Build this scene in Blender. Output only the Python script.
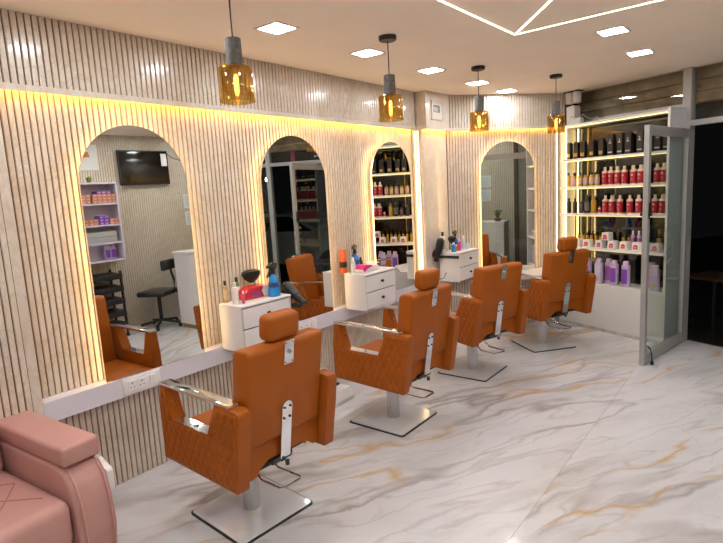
import bpy, bmesh, math, random
from mathutils import Vector, Matrix
random.seed(7)
R = math.radians
scene = bpy.context.scene
col = scene.collection
for o in list(bpy.data.objects): bpy.data.objects.remove(o)

# ------------------------------------------------------------------ camera
FPX, PITCH, ROLL, YAW = 535.36, R(8.5896), R(-3.1829), R(-38.333)
CAM = Vector((3.028, 0.0, 1.65))
def cam_axes():
    fh = Vector((math.sin(YAW), math.cos(YAW), 0)); r = Vector((math.cos(YAW), -math.sin(YAW), 0)); z = Vector((0, 0, 1))
    fw = fh*math.cos(PITCH) - z*math.sin(PITCH); up = fh*math.sin(PITCH) + z*math.cos(PITCH)
    c, s = math.cos(ROLL), math.sin(ROLL)
    return c*r + s*up, -s*r + c*up, fw
RT, UP, FW = cam_axes()
cd = bpy.data.cameras.new('camera'); cam = bpy.data.objects.new('camera', cd); col.objects.link(cam)
cd.sensor_fit = 'HORIZONTAL'; cd.sensor_width = 36.0; cd.lens = FPX/723*36; cd.clip_start = .05; cd.clip_end = 100
cam.matrix_world = Matrix(((RT.x, UP.x, -FW.x, CAM.x), (RT.y, UP.y, -FW.y, CAM.y), (RT.z, UP.z, -FW.z, CAM.z), (0, 0, 0, 1)))
scene.camera = cam

# ------------------------------------------------------------------ world, exposure, light levels
w = bpy.data.worlds.new('night'); scene.world = w; w.use_nodes = True
w.node_tree.nodes['Background'].inputs[0].default_value = (.008, .008, .008, 1)
w.node_tree.nodes['Background'].inputs[1].default_value = .25
vs = scene.view_settings
vs.view_transform = 'Standard'; vs.look = 'None'; vs.gamma = 1; vs.use_curve_mapping = False
vs.exposure = 0.56
PANEL_C, PANEL_S = (.94, .965, 1.0), 57.0
COVE_C, COVE_S = (1.0, .52, .10), 24.0
HALO_C, HALO_S = (1.0, .65, .26), 9.5
SHELF_C, SHELF_S = (1.0, .72, .26), 4.5
LINE_C, LINE_S = (1.0, .84, .60), 4.5

# ------------------------------------------------------------------ node materials
def new_mat(name):
    m = bpy.data.materials.new(name); m.use_nodes = True
    nt = m.node_tree; nt.nodes.clear()
    out = nt.nodes.new('ShaderNodeOutputMaterial')
    return m, nt, out
def principled(nt, out, color=(.8, .8, .8), rough=.5, metal=0, coat=0, spec=.5):
    p = nt.nodes.new('ShaderNodeBsdfPrincipled')
    p.inputs['Base Color'].default_value = (*color, 1); p.inputs['Roughness'].default_value = rough
    p.inputs['Metallic'].default_value = metal; p.inputs['Coat Weight'].default_value = coat
    p.inputs['Specular IOR Level'].default_value = spec
    nt.links.new(p.outputs[0], out.inputs[0]); return p
def noise(nt, scale=5, detail=4, rough=.5, dist=0, vec=None):
    n = nt.nodes.new('ShaderNodeTexNoise')
    n.inputs['Scale'].default_value = scale; n.inputs['Detail'].default_value = detail
    n.inputs['Roughness'].default_value = rough; n.inputs['Distortion'].default_value = dist
    if vec: nt.links.new(vec, n.inputs['Vector'])
    return n
def ramp(nt, fac, stops):
    r = nt.nodes.new('ShaderNodeValToRGB'); e = r.color_ramp.elements
    while len(e) > 1: e.remove(e[-1])
    e[0].position = stops[0][0]; e[0].color = (*stops[0][1], 1)
    for p, c in stops[1:]:
        x = e.new(p); x.color = (*c, 1)
    nt.links.new(fac, r.inputs[0]); return r
def mixc(nt, fac, a, b):
    m = nt.nodes.new('ShaderNodeMix'); m.data_type = 'RGBA'
    for s, i in ((fac, 0), (a, 6), (b, 7)):
        if isinstance(s, (int, float)): m.inputs[i].default_value = s
        elif isinstance(s, tuple): m.inputs[i].default_value = (*s, 1)
        else: nt.links.new(s, m.inputs[i])
    return m.outputs[2]
def math_n(nt, op, a, b=None):
    m = nt.nodes.new('ShaderNodeMath'); m.operation = op
    for s, i in ((a, 0), (b, 1)):
        if s is None: continue
        if isinstance(s, (int, float)): m.inputs[i].default_value = s
        else: nt.links.new(s, m.inputs[i])
    return m.outputs[0]
def geo_pos(nt):
    return nt.nodes.new('ShaderNodeNewGeometry').outputs['Position']
def mapping(nt, vec, rot=(0, 0, 0), scale=(1, 1, 1), loc=(0, 0, 0)):
    m = nt.nodes.new('ShaderNodeMapping'); nt.links.new(vec, m.inputs[0])
    m.inputs['Rotation'].default_value = rot; m.inputs['Scale'].default_value = scale; m.inputs['Location'].default_value = loc
    return m.outputs[0]
def bump(nt, p, height, strength=.2, dist=.01):
    b = nt.nodes.new('ShaderNodeBump'); b.inputs['Strength'].default_value = strength; b.inputs['Distance'].default_value = dist
    nt.links.new(height, b.inputs['Height']); nt.links.new(b.outputs[0], p.inputs['Normal'])
MATS = {}
def plain(name, color, rough=.5, metal=0, coat=0, grain=0.06, gscale=40):
    if name in MATS: return MATS[name]
    m, nt, out = new_mat(name); p = principled(nt, out, color, rough, metal, coat)
    if grain:
        n = noise(nt, gscale, 3); tc = nt.nodes.new('ShaderNodeTexCoord'); nt.links.new(tc.outputs['Object'], n.inputs['Vector'])
        a = tuple(c*(1-grain) for c in color); b = tuple(min(1, c*(1+grain)) for c in color)
        nt.links.new(ramp(nt, n.outputs[0], [(.3, a), (.7, b)]).outputs[0], p.inputs['Base Color'])
    MATS[name] = m; return m
def emit(name, color, strength):
    if name in MATS: return MATS[name]
    m, nt, out = new_mat(name); e = nt.nodes.new('ShaderNodeEmission')
    e.inputs[0].default_value = (*color, 1); e.inputs[1].default_value = strength
    nt.links.new(e.outputs[0], out.inputs[0]); MATS[name] = m; return m
def glassy(name, tint, gloss_rough=.02, ior=1.45, gloss_tint=(1, 1, 1), extra=0.0):
    if name in MATS: return MATS[name]
    m, nt, out = new_mat(name)
    t = nt.nodes.new('ShaderNodeBsdfTransparent'); t.inputs[0].default_value = (*tint, 1)
    g = nt.nodes.new('ShaderNodeBsdfGlossy'); g.inputs['Roughness'].default_value = gloss_rough; g.inputs[0].default_value = (*gloss_tint, 1)
    f = nt.nodes.new('ShaderNodeLayerWeight'); f.inputs[0].default_value = .5
    r0 = ((ior-1)/(ior+1))**2 + extra                      # Schlick, the same from both sides of the pane
    fac = math_n(nt, 'ADD', math_n(nt, 'MULTIPLY', math_n(nt, 'POWER', f.outputs['Facing'], 5.0), 1-r0), r0)
    x = nt.nodes.new('ShaderNodeMixShader'); nt.links.new(fac, x.inputs[0]); nt.links.new(t.outputs[0], x.inputs[1]); nt.links.new(g.outputs[0], x.inputs[2])
    nt.links.new(x.outputs[0], out.inputs[0]); MATS[name] = m; return m

def mat_travertine(name, light, mid, vein, rough=.22):
    m, nt, out = new_mat(name); p = principled(nt, out, light, rough, 0, .25)
    pos = geo_pos(nt)
    a = noise(nt, 2.6, 6, .62, .6, pos)
    b = noise(nt, 9.0, 6, .65, 1.2, mapping(nt, pos, (0.3, .2, .5), (1, 1, .55)))
    c1 = ramp(nt, a.outputs[0], [(.32, mid), (.56, light), (.8, light)]).outputs[0]
    vm = ramp(nt, b.outputs[0], [(.43, (0, 0, 0)), (.485, (.26, .26, .26)), (.505, (.34, .34, .34)), (.53, (0, 0, 0))]).outputs[0]
    cc = mixc(nt, vm, c1, vein)
    d = noise(nt, 120, 3, .6, 0, mapping(nt, pos, (0, 0, 0), (1, 1, .12)))
    cc = mixc(nt, ramp(nt, d.outputs[0], [(.45, (0, 0, 0)), (.75, (.25, .25, .25))]).outputs[0], cc, mid)
    nt.links.new(cc, p.inputs['Base Color'])
    MATS[name] = m; return m
TRAV = mat_travertine('travertine_slat', (.70, .605, .505), (.60, .495, .39), (.44, .29, .16))
TRAV_SLAB = mat_travertine('travertine_slab', (.69, .605, .515), (.60, .505, .405), (.46, .32, .20), .3)
GROOVE = plain('groove_brown', (.11, .065, .035), .6)
SLAT_DIST = mat_travertine('travertine_far_wall', (.68, .60, .49), (.60, .51, .39), (.46, .34, .21), .35)

def mat_floor(name, shift):
    m, nt, out = new_mat(name); p = principled(nt, out, (.7, .68, .66), .27, 0, .08)
    pos = mapping(nt, geo_pos(nt), (0, 0, 0), (1, 1, 1), shift)
    rot = mapping(nt, pos, (0, 0, R(-60)))                      # x runs along the veins
    wob = noise(nt, 1.3, 5, .55, .3, mapping(nt, rot, (0, 0, 0), (.8, 1, 1)))
    off = nt.nodes.new('ShaderNodeVectorMath'); off.operation = 'SCALE'; nt.links.new(wob.outputs['Color'], off.inputs[0]); off.inputs['Scale'].default_value = .42
    add = nt.nodes.new('ShaderNodeVectorMath'); add.operation = 'ADD'; nt.links.new(rot, add.inputs[0]); nt.links.new(off.outputs[0], add.inputs[1])
    warped = add.outputs[0]
    def ridge(scale, vec, width, detail=2):
        n = noise(nt, scale, detail, .5, 0, vec)
        d = math_n(nt, 'ABSOLUTE', math_n(nt, 'SUBTRACT', n.outputs[0], .5))
        return ramp(nt, d, [(0, (1, 1, 1)), (width*.35, (.65, .65, .65)), (width, (0, 0, 0))]).outputs[0]
    gv = ridge(1.0, mapping(nt, warped, (0, 0, 0), (.42, 2.3, 1)), .030)
    gv2 = ridge(1.0, mapping(nt, warped, (0, 0, 0), (.6, 4.2, 1), (3.1, 7.7, 0)), .018)
    ov = ridge(1.0, mapping(nt, warped, (0, 0, .1), (.75, 3.0, 1), (5.3, 1.7, 0)), .030)
    thin = ridge(1.0, mapping(nt, warped, (0, 0, .5), (1.7, 5.0, 1), (9.3, 2.7, 0)), .010)
    msk = ramp(nt, noise(nt, 1.1, 3, .5, 0, mapping(nt, rot, (0, 0, 0), (.8, 1.5, 1), (4, 2, 0))).outputs[0], [(.50, (0, 0, 0)), (.60, (1, 1, 1))]).outputs[0]
    msk2 = ramp(nt, noise(nt, 1.2, 3, .5, 0, mapping(nt, rot, (0, 0, 0), (.6, 1.2, 1), (1, 8, 0))).outputs[0], [(.40, (.15, .15, .15)), (.58, (1, 1, 1))]).outputs[0]
    cloud = noise(nt, 1.7, 6, .6, .4, mapping(nt, rot, (0, 0, 0), (.6, 1.6, 1)))
    base = ramp(nt, cloud.outputs[0], [(.28, (.49, .465, .465)), (.48, (.61, .59, .595)), (.70, (.66, .65, .655))]).outputs[0]
    c = mixc(nt, math_n(nt, 'MULTIPLY', math_n(nt, 'MULTIPLY', gv, msk2), .95), base, (.33, .285, .265))
    c = mixc(nt, math_n(nt, 'MULTIPLY', gv2, .50), c, (.42, .375, .35))
    c = mixc(nt, math_n(nt, 'MULTIPLY', thin, .28), c, (.45, .41, .37))
    c = mixc(nt, math_n(nt, 'MULTIPLY', math_n(nt, 'MULTIPLY', ov, msk), .85), c, (.56, .35, .14))
    nt.links.new(c, p.inputs['Base Color']); MATS[name] = m; return m
FLOOR_A = mat_floor('marble_sheet_a', (0, 0, 0)); FLOOR_B = mat_floor('marble_sheet_b', (.35, 1.1, 0))

def mat_leather(name, color, dark, rough=.38, scale=260):
    m, nt, out = new_mat(name); p = principled(nt, out, color, rough, 0, 0, .28)
    tc = nt.nodes.new('ShaderNodeTexCoord')
    n = noise(nt, 6, 4, .5, 0, tc.outputs['Object'])
    nt.links.new(ramp(nt, n.outputs[0], [(.3, dark), (.7, color)]).outputs[0], p.inputs['Base Color'])
    v = nt.nodes.new('ShaderNodeTexVoronoi'); v.inputs['Scale'].default_value = scale; nt.links.new(tc.outputs['Object'], v.inputs['Vector'])
    bump(nt, p, v.outputs['Distance'], .12, .002); MATS[name] = m; return m
TAN = mat_leather('tan_leather', (.375, .092, .004), (.335, .079, .003), .45)
PINK = mat_leather('pink_leather', (.53, .285, .25), (.49, .255, .222), .38)
CHROME = plain('chrome', (.80, .80, .82), .07, 1, grain=0)
BRUSHED = plain('brushed_steel', (.58, .58, .59), .25, 1, grain=.05)
ALU = plain('grey_aluminium', (.42, .415, .40), .42, .35)
WHITE = plain('white_laminate', (.80, .775, .76), .35, grain=.015)
LEDGE = plain('lilac_white_laminate', (.70, .665, .72), .35, grain=.015)
CEIL = plain('ceiling_paint', (.96, .845, .715), .75, grain=.02, gscale=3)
BLACKP = plain('black_plastic', (.009, .009, .009), .45)
BLACKM = plain('black_metal', (.02, .019, .018), .45, .3)
RUBBER = plain('black_rubber', (.02, .02, .02), .7)
DARKEDGE = plain('dark_steel_edge', (.06, .06, .06), .35, .8)
MIRROR, _nt, _o = new_mat('mirror_silver'); principled(_nt, _o, (.80, .82, .79), .0, 1)
AMBER = glassy('amber_glass', (.84, .70, .36), .03, 1.5, (1, .9, .7), .07)
PANE = glassy('clear_pane', (.86, .90, .88), .0, 1.52)
NIGHTPANE = glassy('shelf_back_glass', (.30, .31, .28), .0, 1.52, (1, 1, 1), .03)
CONCRETE = plain('grey_concrete', (.145, .14, .135), .85, grain=.25, gscale=60)

# ------------------------------------------------------------------ mesh helpers
def clip_poly(poly, clip):                      # both counter-clockwise, 2-D
    def inside(p, a, b): return (b[0]-a[0])*(p[1]-a[1]) - (b[1]-a[1])*(p[0]-a[0]) >= -1e-9
    def inter(p, q, a, b):
        d1 = (q[0]-p[0], q[1]-p[1]); d2 = (b[0]-a[0], b[1]-a[1]); den = d1[0]*d2[1]-d1[1]*d2[0]
        t = ((a[0]-p[0])*d2[1]-(a[1]-p[1])*d2[0])/den if abs(den) > 1e-12 else 0
        return (p[0]+t*d1[0], p[1]+t*d1[1])
    out = poly
    for i in range(len(clip)):
        a, b = clip[i], clip[(i+1) % len(clip)]; src = out; out = []
        for j in range(len(src)):
            p, q = src[j], src[(j+1) % len(src)]
            if inside(p, a, b):
                out.append(p)
                if not inside(q, a, b): out.append(inter(p, q, a, b))
            elif inside(q, a, b): out.append(inter(p, q, a, b))
        if not out: return []
    return out
def area(p): return .5*sum(p[i][0]*p[(i+1) % len(p)][1]-p[(i+1) % len(p)][0]*p[i][1] for i in range(len(p)))

class MB:
    def __init__(s): s.bm = bmesh.new()
    def faces(s, vs_, fs):
        v = [s.bm.verts.new(p) for p in vs_]
        for f in fs:
            try: s.bm.faces.new([v[i] for i in f])
            except ValueError: pass
        return s
    def box(s, x0, x1, y0, y1, z0, z1):
        return s.faces([(x, y, z) for z in (z0, z1) for y in (y0, y1) for x in (x0, x1)],
                       [(0, 2, 3, 1), (4, 5, 7, 6), (0, 1, 5, 4), (2, 6, 7, 3), (0, 4, 6, 2), (1, 3, 7, 5)])
    def rbox(s, c, size, bev=.01, seg=2, rot=None):
        b = bmesh.new(); bmesh.ops.create_cube(b, size=1)
        for v in b.verts: v.co = Vector((v.co.x*size[0], v.co.y*size[1], v.co.z*size[2]))
        bmesh.ops.bevel(b, geom=b.edges[:], offset=min(bev, min(size)*.49), segments=seg, affect='EDGES', profile=.5)
        M = Matrix.Translation(Vector(c)) @ (rot.to_4x4() if rot else Matrix())
        b.transform(M); s.merge(b); return s
    def merge(s, b):
        mp = {v: s.bm.verts.new(v.co) for v in b.verts}
        for f in b.faces: s.bm.faces.new([mp[v] for v in f.verts])
        b.free()
    def prism(s, poly, a0, a1, axis='z', bev=0, seg=2):
        def P(p, a): return {'z': (p[0], p[1], a), 'y': (p[0], a, p[1]), 'x': (a, p[0], p[1])}[axis]
        n = len(poly); b = bmesh.new()
        v0 = [b.verts.new(P(p, a0)) for p in poly]; v1 = [b.verts.new(P(p, a1)) for p in poly]
        b.faces.new(v0); b.faces.new(v1[::-1])
        for i in range(n): b.faces.new((v0[i], v1[i], v1[(i+1) % n], v0[(i+1) % n]))
        if bev: bmesh.ops.bevel(b, geom=b.edges[:], offset=bev, segments=seg, affect='EDGES', profile=.5)
        s.merge(b); return s
    def lathe(s, prof, n=20, c=(0, 0, 0), axis='z'):
        rings = []
        def P(r, a, h):
            x, y = r*math.cos(a), r*math.sin(a)
            v = {'z': (x, y, h), 'x': (h, x, y), 'y': (x, h, y)}[axis]
            return (v[0]+c[0], v[1]+c[1], v[2]+c[2])
        for r, h in prof:
            if r < 1e-6: rings.append([s.bm.verts.new(P(0, 0, h))])
            else: rings.append([s.bm.verts.new(P(r, 2*math.pi*i/n, h)) for i in range(n)])
        for A, B in zip(rings, rings[1:]):
            if len(A) == 1 and len(B) == 1: continue
            for i in range(n):
                j = (i+1) % n
                if len(A) == 1: s.bm.faces.new((A[0], B[j], B[i]))
                elif len(B) == 1: s.bm.faces.new((A[i], A[j], B[0]))
                else: s.bm.faces.new((A[i], A[j], B[j], B[i]))
        return s
    def cyl(s, c, r, z0, z1, n=20, axis='z'): return s.lathe([(0, z0), (r, z0), (r, z1), (0, z1)], n, c, axis)
    def tube(s, path, r, n=8, closed=False, radii=None):
        P = [Vector(p) for p in path]; m = len(P); rings = []
        for i, p in enumerate(P):
            a = P[i-1] if (i or closed) else P[0]; b = P[(i+1) % m] if (i < m-1 or closed) else P[-1]
            t = (b-a).normalized(); ref = Vector((0, 0, 1)) if abs(t.z) < .92 else Vector((1, 0, 0))
            u = t.cross(ref).normalized(); v = t.cross(u); rr = radii[i] if radii else r
            rings.append([s.bm.verts.new(p + u*rr*math.cos(2*math.pi*k/n) + v*rr*math.sin(2*math.pi*k/n)) for k in range(n)])
        rng = range(m) if closed else range(m-1)
        for i in rng:
            A, B = rings[i], rings[(i+1) % m]
            for k in range(n): s.bm.faces.new((A[k], A[(k+1) % n], B[(k+1) % n], B[k]))
        if not closed: s.bm.faces.new(rings[0][::-1]); s.bm.faces.new(rings[-1])
        return s
    def sphere(s, c, rad, seg=14, rings=8):
        b = bmesh.new(); bmesh.ops.create_uvsphere(b, u_segments=seg, v_segments=rings, radius=1)
        b.transform(Matrix.Translation(Vector(c)) @ Matrix.Diagonal((*rad, 1))); s.merge(b); return s
    def xf(s, M): s.bm.transform(M); return s
    def mesh(s, name, mat, smooth=True, angle=35, recalc=True):
        if recalc: bmesh.ops.recalc_face_normals(s.bm, faces=s.bm.faces[:])
        me = bpy.data.meshes.new(name); s.bm.to_mesh(me); s.bm.free(); me.materials.append(mat)
        if smooth:
            me.shade_smooth(); me.set_sharp_from_angle(angle=R(angle))
        return me
    def build(s, name, mat, parent=None, smooth=True, angle=35, loc=None, rz=0, recalc=True):
        return place(name, s.mesh(name, mat, smooth, angle, recalc), parent, loc, rz)
def place(name, me, parent=None, loc=None, rz=0):
    o = bpy.data.objects.new(name, me); col.objects.link(o)
    if parent: o.parent = parent
    if loc: o.location = loc
    if rz: o.rotation_euler.z = rz
    return o
def tag(o, label=None, cat=None, group=None, kind=None):
    for k, v in (('label', label), ('category', cat), ('group', group), ('kind', kind)):
        if v: o[k] = v
    return o
def thing(name, label, cat, loc=(0, 0, 0), rz=0, group=None):
    o = bpy.data.objects.new(name, None); col.objects.link(o); o.location = loc; o.rotation_euler.z = rz
    o.empty_display_size = .1
    return tag(o, label, cat, group)
def copy_tree(o, parent=None):
    c = o.copy(); col.objects.link(c); c.parent = parent
    for ch in list(o.children): copy_tree(ch, c)
    return c
def struct(o, label, cat): return tag(o, label, cat, kind='structure')

# ------------------------------------------------------------------ frames of the walls (x along wall, y into wall)
H4 = R(39.5)
D4 = Vector((math.sin(H4), math.cos(H4), 0)); N4 = Vector((math.cos(H4), -math.sin(H4), 0)); O4 = Vector((.175, 5.27, 0)); RZ4 = R(50.5)
DF = Vector((.9205, -.3907, 0)); NF = Vector((-.3907, -.9205, 0)); OF = Vector((2.30, 5.97, 0)); RZF = math.atan2(-.3907, .9205)
def w4(s, off, z=0): p = O4 + D4*s + N4*off; return Vector((p.x, p.y, z))
def fc(u, off, z=0): p = OF + DF*u + NF*off; return Vector((p.x, p.y, z))
CZ = 2.60; COVE = 2.232; LEDZ = .655; CABZ = .640; XR = 4.15; YB = -1.6

# ------------------------------------------------------------------ floor and ceiling
room = [(0, YB), (XR, YB), (XR, fc(1.955, 0).y), (w4(1.48, -.05).x, w4(1.48, -.05).y), (w4(0, -.05).x, w4(0, -.05).y), (.12, 5.26), (.12, 4.78), (0, 4.78)]
fl = MB().prism([(-.1, YB-.1), (XR+.1, YB-.1), (XR+.1, 5.12), (1.15, 6.40), (.05, 5.33), (-.1, 5.0)], -.08, -.012).build('floor', plain('screed', (.42, .40, .38), .8), smooth=False)
struct(fl, 'pale marble patterned floor with grey and golden veins', 'floor')
for x0, x1, m in ((-.02, 2.0993, FLOOR_A), (2.1007, 4.17, FLOOR_B)):
    poly = clip_poly([(x0, YB-.02), (x1, YB-.02), (x1, 7), (x0, 7)], [(-.02, YB-.02), (XR+.02, YB-.02), (XR+.02, fc(1.975, -.06).y), tuple(fc(-1.3, -.06).xy), tuple(w4(.0, -.08).xy), (-.02, 4.9)])
    MB().prism(poly, -.012, 0).build('floor_sheet', m, fl, smooth=False)
ceil = MB().prism([(-.1, YB-.1), (XR+.1, YB-.1), (XR+.1, fc(1.955, -.05).y), tuple(fc(-1.35, -.05).xy), tuple(w4(0, -.12).xy), (-.1, 5.0)], CZ, CZ+.08).build('ceiling', CEIL, smooth=False)
struct(ceil, 'plain warm white plaster ceiling', 'ceiling')

# ------------------------------------------------------------------ slatted walls
PITCH_S, SLW, SLD = .0325, .0262, .009
def slat_mesh(h):
    c = .003; w_ = SLW/2
    return MB().prism([(-w_, 0), (w_, 0), (w_, -SLD+c), (w_-c, -SLD), (-w_+c, -SLD), (-w_, -SLD+c)], 0, h).mesh('slat', TRAV, smooth=False)
def slats(parent, x0, x1, z0, z1, y):
    me = slat_mesh(z1-z0); n = int((x1-x0)/PITCH_S); st = (x1-x0)/n
    for i in range(n): place('slat', me, parent, (x0+st*(i+.5), y, z0))

# left wall: local x = world y, local y = into the wall (-x)
wl = MB().box(YB-.1, 4.86, .0, .10, 0, CZ).build('wall_left', GROOVE, smooth=False, rz=R(90), loc=(-SLD, 0, 0))
struct(wl, 'long wall of cream travertine slats behind the three arched mirrors', 'wall')
slats(wl, 1.030, 4.78, 0, COVE+.06, 0)
# near pilaster, slatted, projecting
pn = MB().box(YB, 1.028, -.080, .0, 0, COVE-.01).build('wall_near', TRAV_SLAB, smooth=False, rz=R(90))
struct(pn, 'projecting slatted wall panel with a plain edge beside the pink recliner', 'wall')
MB().box(.50, .983, -.081, -.079, 0, COVE-.01).build('groove_panel', GROOVE, pn, smooth=False)
me_near = slat_mesh(COVE-.01)
for i in range(14): place('slat', me_near, pn, (.965-PITCH_S*i, -.081, 0))
# upper band over the left wall
tb = MB().box(YB, 4.80, -.046, .0, COVE+.022, CZ).build('trim_1', GROOVE, smooth=False, rz=R(90))
struct(tb, 'projecting upper band of cream slats above the cove light along the mirror wall', 'wall band')
slats(tb, .62, 4.775, COVE+.022, CZ, -.046)
MB().box(YB, 4.80, -.060, -.044, COVE-.006, COVE+.024).build('lip', TRAV_SLAB, tb, smooth=False)
# pilaster between mirror wall and corner wall
cq = [(.0, 4.78), (.12, 4.78), (.12, 5.285), (.0, 5.285)]
pl = MB().prism(cq, 0, COVE+.03, bev=.002, seg=1).build('wall_pilaster', TRAV_SLAB, smooth=False)
struct(pl, 'plain travertine pilaster between the mirror wall and the corner mirror wall', 'wall')
c2 = w4(0, 0); c3 = w4(0, -.1)
pu = MB().prism([(.0, 4.79), (.175, 4.79), (.175, 5.27), (c3.x, c3.y), (0, 5.3)], COVE+.02, CZ).build('trim_2', TRAV_SLAB, smooth=False)
struct(pu, 'plain upper band of the travertine pilaster carrying the small switch box', 'wall band')
MB().box(.02, .183, 4.775, 4.79, COVE-.006, COVE+.024).box(.168, .183, 4.79, 5.278, COVE-.006, COVE+.024).build('lip', TRAV_SLAB, pu, smooth=False)
me_up = MB().box(-.012, .012, -.007, 0, 0, CZ-COVE-.022).mesh('slat', TRAV, smooth=False)
for i in range(4): place('slat', me_up, pu, (.075+.0295*i, 4.79, COVE+.022))
# corner wall with mirror four
wc = MB().box(-.05, 1.44, .05, .15, 0, CZ).build('wall_corner', GROOVE, smooth=False, loc=O4, rz=RZ4)
struct(wc, 'angled corner wall of cream slats beside the product shelf', 'wall')
slats(wc, -.022, 1.33, 0, COVE+.06, .05)
tc4 = MB().box(-.03, 1.42, .009, .052, COVE+.022, CZ).build('trim_3', GROOVE, smooth=False, loc=O4, rz=RZ4)
struct(tc4, 'upper slatted band above the corner mirror lit by a ceiling panel', 'wall band')
slats(tc4, .005, 1.39, COVE+.022, CZ, .009)
MB().box(-.01, 1.34, -.006, .011, COVE-.006, COVE+.024).build('lip', TRAV_SLAB, tc4, smooth=False)
MB().box(1.335, 1.40, .0, .05, 0, COVE+.02).build('edge_panel', TRAV_SLAB, wc, smooth=False)

# ------------------------------------------------------------------ cove LED strips
COVEM = emit('cove_led', COVE_C, COVE_S)
MB().box(1.05, 4.775, -.040, -.030, COVE+.010, COVE+.020).build('cove_led_strip', COVEM, smooth=False, rz=R(90))
tag(bpy.data.objects['cove_led_strip'], 'amber LED strip hidden under the slatted band above three arched mirrors', 'light strip')
tag(MB().box(.145, .155, 4.80, 5.26, COVE+.008, COVE+.018).build('cove_led_strip', COVEM, smooth=False), 'amber LED strip tucked above the plain travertine pilaster', 'light strip')
tag(MB().box(.03, 1.33, .016, .026, COVE+.010, COVE+.020).build('cove_led_strip', COVEM, smooth=False, loc=O4, rz=RZ4), 'amber LED strip hidden above the corner mirror', 'light strip')
VLED = emit('vertical_led', (1.0, .76, .38), 3.2)
g = thing('vertical_led_strip', 'tall glowing LED profile on the side of the travertine pilaster', 'light strip', (.062, 4.78, LEDZ))
MB().box(-.034, .034, -.010, 0, 0, COVE-LEDZ-.01).build('profile', TRAV_SLAB, g, smooth=False)
MB().box(-.024, -.008, -.013, -.010, .005, COVE-LEDZ-.02).build('diffuser', VLED, g, smooth=False)
MB().box(.008, .024, -.013, -.010, .005, COVE-LEDZ-.02).build('diffuser', VLED, g, smooth=False)
g = thing('vertical_led_strip', 'tall glowing LED profile where corner wall meets the product shelf', 'light strip', w4(1.30, -.035, LEDZ), RZ4)
MB().box(-.018, .018, -.006, .004, 0, COVE-LEDZ-.01).build('profile', TRAV_SLAB, g, smooth=False)
MB().box(-.006, .006, -.009, -.006, .005, COVE-LEDZ-.02).build('diffuser', VLED, g, smooth=False)

# ------------------------------------------------------------------ ledge under mirrors, corner counter
lg = MB().box(1.029, 4.78, -.080, .012, .543, LEDZ).build('trim_4', LEDGE, smooth=False, rz=R(90))
struct(lg, 'long lilac white ledge running under the arched mirrors', 'ledge')
lp = MB().box(.12, .16, 4.78, 5.27, .543, LEDZ).build('trim_5', LEDGE, smooth=False)
struct(lp, 'short lilac white ledge across the travertine pilaster', 'ledge')
cp = [tuple(w4(.26, -.04).xy), tuple(w4(.36, .22).xy), tuple(w4(.42, .38).xy), tuple(w4(.98, .40).xy), tuple(w4(1.24, .12).xy), tuple(w4(1.30, -.04).xy)]
cc = MB().prism(cp, LEDZ-.045, LEDZ-.010, bev=.003, seg=1).build('corner_counter', plain('counter_white', (.74, .70, .71), .3, grain=.02), smooth=False)
tag(cc, 'white corner countertop under the corner mirror between drawer cabinet and product shelf', 'countertop')

# ------------------------------------------------------------------ arched mirrors
HALOM = emit('halo_led', HALO_C, HALO_S)
def arch_outline(w_, z0, ztop, n=28, inset=0):
    r = w_/2-inset; zc = ztop-w_/2
    pts = [(-r, z0), (r, z0)] if not inset else [(-r, z0+inset*0), (r, z0+inset*0)]
    return pts + [(r*math.cos(math.pi*i/n), zc + r*math.sin(math.pi*i/n)) for i in range(n+1)]
def mirror(label, loc, rz, w_=.68, z0=LEDZ+.002, ztop=2.09, so=.070, tilt=0):
    t = thing('arched_mirror', label, 'mirror', (loc[0], loc[1], z0), rz); t.rotation_euler.x = tilt
    ol = lambda ins: [(x, z-z0) for x, z in arch_outline(w_, z0, ztop, inset=ins)]
    MB().prism(ol(0), -so, -so+.005, axis='y').build('mirror_glass', MIRROR, t, smooth=False)
    MB().prism(ol(.035), -so+.005, -.004, axis='y').build('backing_box', plain('mirror_back', (.62, .55, .46), .6), t, smooth=False)
    b = MB(); roll = lambda p: p[1:]+p[:1]                      # LED strip round the box, facing outwards
    oi, oo = roll(ol(.0345)), roll(ol(.030)); n = len(oi); ya, yb = -so+.014, -so+.034
    vs_ = [(x, y, z) for pts, y in ((oi, ya), (oo, ya), (oo, yb), (oi, yb)) for x, z in pts]
    fs = [(a*n+i, a*n+i+1, ((a+1) % 4)*n+i+1, ((a+1) % 4)*n+i) for a in range(4) for i in range(n-1)]
    b.faces(vs_, fs).build('led_strip', HALOM, t, smooth=False)
    return t
mirror('arched backlit mirror reflecting the wall television, next to the near slatted panel', (.010, 1.692), R(90-.9), .652, tilt=R(-.38))
mirror('arched backlit mirror between the two white drawer cabinets of the long wall', (0, 2.985), R(90), .69)
mirror('arched backlit mirror reflecting the product shelf, next to the travertine pilaster', (0, 4.295), R(90), .645)
p4 = w4(.672, -.05); mirror('arched backlit mirror on the angled corner wall', (p4.x, p4.y), RZ4, .65, ztop=2.10, so=.05)

# ------------------------------------------------------------------ opposite wall, rear wall
wr = MB().box(XR, XR+.1, YB-.1, fc(1.955, 0).y, 0, CZ).build('wall_right', GROOVE, smooth=False)
struct(wr, 'opposite slatted wall with the television and notices, seen in the mirrors', 'wall')
b = MB(); y = YB
while y < 5.15:
    b.box(XR-.009, XR, y, y+.0265, 0, CZ); y += .0325
tag(b.build('slat_field', SLAT_DIST, wr, smooth=False), kind='stuff')
wb = MB().box(0, XR, YB-.1, YB, 0, CZ).build('wall_rear', plain('cream_paint', (.62, .56, .48), .7), smooth=False)
struct(wb, 'plain cream wall behind the recliner', 'wall')

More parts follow.
